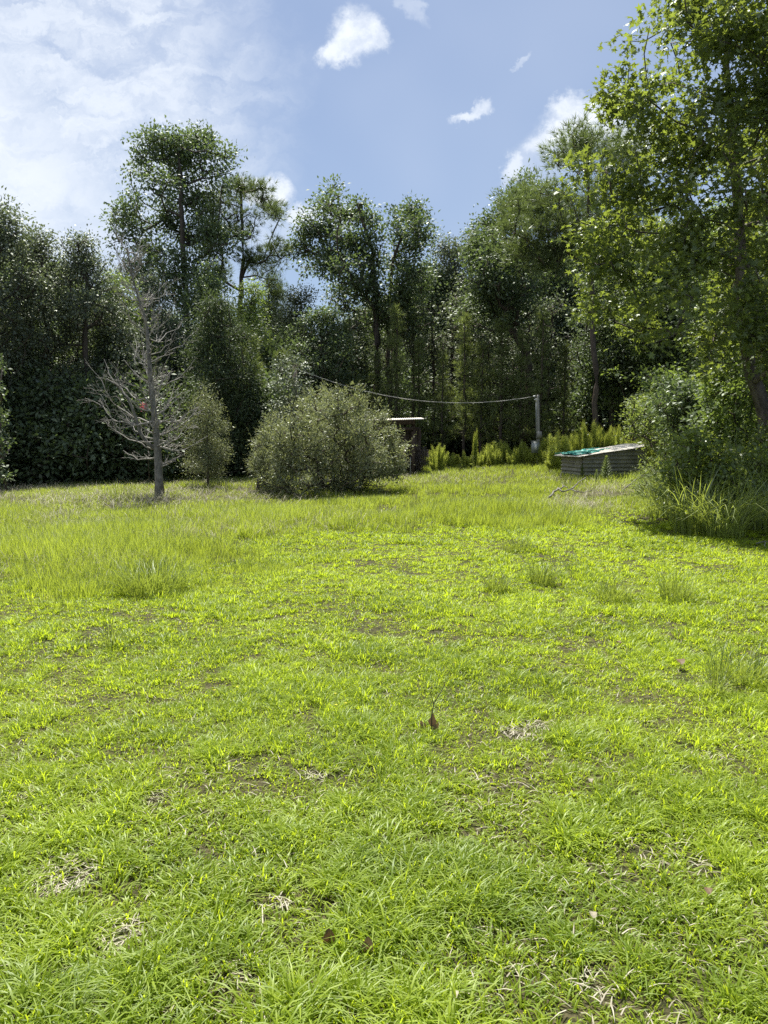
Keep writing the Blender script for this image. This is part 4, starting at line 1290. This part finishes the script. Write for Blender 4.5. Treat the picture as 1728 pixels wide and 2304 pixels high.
# small brown twig plant and fallen leaves in the near lawn
p = on_ground(932, 1585); root = empty('dry_seedling', p, 'dry brown seedling with a thin black forked twig in the near lawn', 'plant')
g = Geo()
g.tube([[0, 0, -.02], [.0, 0, .10], [.012, 0, .17], [.05, 0, .23], [.075, 0, .29]], [.004, .0035, .003, .002, .001], 5); g.tube([[.01, 0, .165], [-.005, .01, .22], [0, .01, .27]], [.002, .0015, .001], 4); g.tube([[-.05, 0, -.02], [-.06, 0, .07]], [.002, .001], 4)
g.obj('stem', M['bark'], root)
v, f, tn = leaves(np.array([[0, 0, .03], [-.03, .01, .02], [.01, -.01, .02], [-.045, 0, .01]]), np.array([[.1, 0, 1], [-.5, 0, .8], [.5, -.2, 1], [-.1, .1, 1]]), np.array([[0, -1, 0], [.2, -1, 0], [0, -1, .3], [0, -1, 0.]]), np.array([.085, .06, .06, .05]), 'oval', np.array([.2, .9, .5, .7]))
mesh_np('leaf', v, [f], M['deadleaf'], tn, parent=root)
DL = [(709, 2050, 'dark brown fallen leaf standing upright in the near lawn', 0.1, .058, True), (796, 2068, 'tan curled fallen leaf right of the dark upright one', .75, .055, True), (1472, 1452, 'curled brown leaf lying in the right of the lawn', .4, .10, False), (1283, 2018, 'small pale scrap of leaf in the near lawn right of centre', 1.0, .035, False),
      (983, 2195, 'white scrap of leaf at the bottom of the photo', 1.0, .028, False), (1530, 1965, 'small brown leaf in the lawn on the right', .3, .04, False), (1275, 1715, 'pale fallen leaf in the lawn right of centre', .9, .035, False), (1340, 1405, 'small dark leaf up the lawn right of centre', .2, .05, False)]
for i, (x, y, lb, tint, sz_, upr) in enumerate(DL):
    p = on_ground(x, y); q = np.random.default_rng(200 + i)
    gx_, gy_ = np.meshgrid(np.linspace(-1, 1, 7), np.linspace(0, 1, 9)); ww = np.sin(np.clip(gy_ * .93 + .07, 0, 1) * math.pi) ** .8 * .34 * (1 + .12 * np.sin(gy_ * 25))
    X2 = gx_ * ww; Z2 = .35 * X2 ** 2 * 4 + .10 * np.sin(gy_ * 3) + .03 * q.normal(size=X2.shape)
    V2 = np.stack([X2, gy_, Z2], -1).reshape(-1, 3) * sz_
    a = q.uniform(-.5, .5); ca, sa = math.cos(a), math.sin(a)
    if upr: V2 = np.stack([V2[:, 0], -V2[:, 2], V2[:, 1]], -1)
    V2 = V2 @ np.array([[ca, sa, 0], [-sa, ca, 0], [0, 0, 1]])
    ii, jj = np.meshgrid(np.arange(8), np.arange(6), indexing='ij'); q4 = (ii * 7 + jj).ravel()
    o = mesh_np('fallen_leaf', V2, [np.stack([q4, q4 + 1, q4 + 8, q4 + 7], -1)], M['deadleaf'] if tint < .85 else M['straw'], np.full(len(V2), tint * .45 if tint > .85 else tint), smooth=True)
    o.location = [float(p[0]), float(p[1]), float(p[2]) + (.015 if upr else .055)]
    tag(o, lb, 'leaf')

# ------------------------------------------------------------------ lawn and meadow
r = np.random.default_rng(300)


def tallness(x, y):
    """0 = short lawn, 1 = tall uncut grass"""
    wob_ = (vnoise(x * .8, y * .8, 11) - .5) * 1.8 + (vnoise(x * 2.6, y * 2.6, 12) - .5) * 1.2
    left = sstep(6.7, 9.8, y + wob_ * .9) * sstep(.5, -1.5, x + .9 + (y - 7.4) * -.04 + wob_ * .9)
    band = sstep(12.6, 14.4, y + wob_ + .10 * x) * sstep(4.6, 3.2, x + wob_)
    far = sstep(13.8, 17, y + wob_)
    return np.clip(np.maximum(np.maximum(left, band), far), 0, 1)


BARE = []
for (x, y, rad) in [(250, 2030, .12), (150, 1902, .16), (120, 1935, .10), (1132, 1590, .15), (1165, 1570, .12), (680, 1680, .08), (340, 1725, .07), (1040, 2010, .06), (510, 2110, .07), (900, 1790, .05), (1545, 1640, .07), (1270, 2140, .07), (700, 1760, .05), (60, 1720, .07),
                    (1500, 1870, .05), (600, 1960, .06), (820, 1640, .05), (430, 1560, .05), (1380, 1560, .06)]:
    p = on_ground(x, y); BARE.append((p[0], p[1], rad * .72))


def bareness(x, y):
    b_ = np.zeros_like(x)
    wx = (vnoise(x * 14, y * 14, 31) - .5) * .12; wy = (vnoise(x * 14, y * 14, 32) - .5) * .12
    for (bx, by, rad) in BARE:
        d = np.sqrt(((x + wx - bx)) ** 2 + ((y + wy - by) / 1.15) ** 2)
        b_ = np.maximum(b_, sstep(rad * 1.3, rad * .6, d))
    return b_


def scatter(y0, y1, dens, margin=1.06):
    """random points inside a slice of the meadow a little wider than the view"""
    hw = .52 * margin
    area = hw * (y1 ** 2 - y0 ** 2) + 1.2 * (y1 - y0)
    n = int(area * dens)
    y = np.sqrt(r.random(n) * (y1 ** 2 - y0 ** 2) + y0 ** 2)
    x = (r.random(n) * 2 - 1) * (hw * y + .6)
    return x, y


Vs, F3s, F4s, Ts, nv = {}, {}, {}, {}, {}


def put(key, res):
    v, f3, f4, tn = res
    n = nv.get(key, 0)
    Vs.setdefault(key, []).append(v.astype(np.float32)); F3s.setdefault(key, []).append(f3 + n); F4s.setdefault(key, []).append(f4 + n); Ts.setdefault(key, []).append(tn)
    nv[key] = n + len(v)


# short lawn: small tufts of arching blades, bigger brighter tufts in between
for (y0, y1, dens, nb) in [(1.3, 3.2, 1150, 12), (3.2, 5.5, 860, 11), (5.5, 8.5, 560, 11), (8.5, 13, 330, 10), (13, 19, 150, 9)]:
    x, y = scatter(y0, y1, dens)
    thick = vnoise(x * 2.4, y * 2.4, 41) * .40 + vnoise(x * 7.0, y * 7.0, 42) * .60
    keep = (r.random(len(x)) < (.78 + .3 * sstep(.25, .55, thick))) & (bareness(x, y) < r.random(len(x)) * 1.05) & (tallness(x, y) < .45 + .6 * r.random(len(x)))
    x, y, thick = x[keep], y[keep], thick[keep]
    n = len(x); big_ = r.random(n) < .16
    lush = sstep(.40, .72, vnoise(x * 1.3 + 9, y * 1.3, 43) * .6 + vnoise(x * 4, y * 4, 44) * .4)
    hh = (.020 + .042 * sstep(.25, .8, thick) + .014 * lush) * (1 + .5 * big_) * r.uniform(.7, 1.25, n)
    sc_ = max(1.0, (y0 + y1) / 2 / 5.0)
    k = np.repeat(np.arange(n), nb); m_ = len(k)
    a = r.random(m_) * 6.283; rr = (.010 + .024 * r.random(m_)) * (1 + .5 * big_[k])
    bx_, by_ = x[k] + rr * np.cos(a), y[k] + rr * np.sin(a)
    base = np.stack([bx_, by_, height(bx_, by_) - .004], -1)
    tint = np.clip(.12 + .5 * r.random(n)[k] + .35 * r.random(m_) - .20 * lush[k], 0, 1)
    put('lawn', blades(base, hh[k] * r.uniform(.6, 1.2, m_), (.0046 + .0022 * r.random(m_)) * sc_ ** .7 * (1 + .2 * big_[k]), a + r.normal(size=m_) * .6,
                       r.uniform(.35, 1.7, m_), tint, 1.0, 3 if y1 < 4 else 2))
# straw lying in and between
for (y0, y1, dens) in [(1.3, 3.5, 700), (3.5, 7, 240), (7, 13, 60)]:
    x, y = scatter(y0, y1, dens * .8)
    keep = r.random(len(x)) < .22 + .9 * bareness(x, y) + .5 * sstep(.55, .3, vnoise(x * 2.2, y * 2.2, 41))
    x, y = x[keep], y[keep]; n = len(x)
    base = np.stack([x, y, height(x, y) + .004 + .012 * r.random(n)], -1)
    put('straw', blades(base, .012 + .02 * r.random(n), .003 + .002 * r.random(n), r.random(n) * 6.283, 1.4 + 1.6 * r.random(n), r.random(n), .3, 2))
for (bx0, by0, rad) in BARE:
    n = int(3200 * rad * rad * 3.1)
    a = r.random(n) * 6.283; q = rad * 1.15 * np.sqrt(r.random(n)); x, y = bx0 + q * np.cos(a), by0 + q * np.sin(a)
    base = np.stack([x, y, height(x, y) + .003 + .012 * r.random(n)], -1)
    put('straw', blades(base, .010 + .012 * r.random(n), .003 + .0025 * r.random(n), r.random(n) * 6.283, 1.6 + 2.2 * r.random(n), .3 + .7 * r.random(n), .3, 2))

# tall uncut grass
for (y0, y1, dens, nb, ws) in [(6.5, 10, 110, 30, 1.2), (10, 15, 75, 26, 1.6), (15, 21, 46, 22, 2.2), (21, 29, 26, 20, 3.0), (29, 42, 12, 18, 4.2)]:
    x, y = scatter(y0, y1, dens, 1.1)
    tl = tallness(x, y)
    keep = r.random(len(x)) < tl * (.35 + .9 * sstep(.2, .6, vnoise(x * 1.5, y * 1.5, 51)))
    x, y, tl = x[keep], y[keep], tl[keep]; n = len(x)
    clumpy = vnoise(x * .55, y * .55, 52)
    amp = np.where(y < 14.5, .30, np.interp(y, [14.5, 18, 24, 40], [.30, .21, .20, .24]))
    amp = amp * np.where((x < -1.5) & (y > 15), .8, 1)
    hh = amp * (.45 + .85 * clumpy) * (.5 + .5 * tl)
    k = np.repeat(np.arange(n), nb); m_ = len(k)
    a = r.random(m_) * 6.283; rr = .13 * np.sqrt(r.random(m_))
    bx_, by_ = x[k] + rr * np.cos(a), y[k] + rr * np.sin(a)
    base = np.stack([bx_, by_, height(bx_, by_) - .01], -1)
    tint = np.clip(.1 + .55 * r.random(n)[k] + .35 * r.random(m_), 0, 1)
    put('meadow', blades(base, hh[k] * r.uniform(.45, 1.2, m_), (.0028 + .0016 * r.random(m_)) * ws ** .85, a + r.normal(size=m_) * .8, r.uniform(.1, .75, m_), tint, 1.2, 3))
# pale seed stalks and dry patches in the meadow
for (cx, cy, rx, ry, n) in [(1255, 1100, 75, 14, 900), (90, 1130, 90, 14, 700), (150, 1150, 60, 14, 400), (1290, 1078, 60, 10, 400), (1200, 1035, 60, 12, 350), (250, 1080, 420, 26, 5200), (120, 1190, 260, 50, 1500), (900, 1040, 260, 22, 1500), (560, 1130, 300, 30, 1100), (1330, 1060, 90, 14, 500), (100, 1060, 200, 8, 900), (400, 1170, 90, 12, 350), (560, 1150, 70, 12, 250), (200, 1230, 160, 30, 260), (420, 1050, 260, 14, 700)]:
    p = on_ground(cx, cy); ex_ = on_ground(cx + rx, cy)[0] - p[0]; ey_ = (on_ground(cx, cy - ry)[1] - on_ground(cx, cy + ry)[1]) / 2
    x = p[0] + r.normal(size=n) * ex_ * .5; y = p[1] + r.normal(size=n) * ey_ * .5
    base = np.stack([x, y, height(x, y)], -1)
    put('straw', blades(base, r.uniform(.12, .34, n), .006 * np.clip(y / 12, .6, 1.6) * r.uniform(.6, 1.1, n), r.random(n) * 6.283, r.uniform(.3, 1.8, n), r.random(n), 1, 3))

for key, name, mat, lb in (('lawn', 'lawn_grass', 'lawn', 'short bright yellow-green lawn grass covering the foreground'), ('meadow', 'meadow_grass', 'meadow', 'tall uncut grass of the meadow in front of the woods'), ('straw', 'dry_straw', 'straw', 'pale dry straw and dead stalks lying in the grass')):
    o = mesh_np(name, np.vstack(Vs[key]), [np.vstack(F3s[key]), np.vstack(F4s[key])], M[mat], np.concatenate(Ts[key]))
    tag(o, lb, 'grass', kind='stuff')
    print(name, len(o.data.polygons))

# tiny yellow flowers in the lawn
x, y = scatter(4.2, 8, 3)
g = Geo(); n = len(x); a = r.random(n) * 6.28
pos = np.stack([x, y, height(x, y) + .055], -1)
k = np.repeat(np.arange(n), 5); ang = np.tile(np.arange(5) * 1.2566, n)
v, f, tn = leaves(pos[k], np.stack([np.cos(ang), np.sin(ang), np.full(n * 5, .25)], -1), np.tile([0, 0, 1.], (n * 5, 1)), np.full(n * 5, .011), 'oval', np.repeat(r.random(n), 5))
tag(mesh_np('lawn_flowers', v, [f], M['yellow'], tn), 'tiny yellow flowers sprinkled in the lawn', 'flowers', kind='stuff')
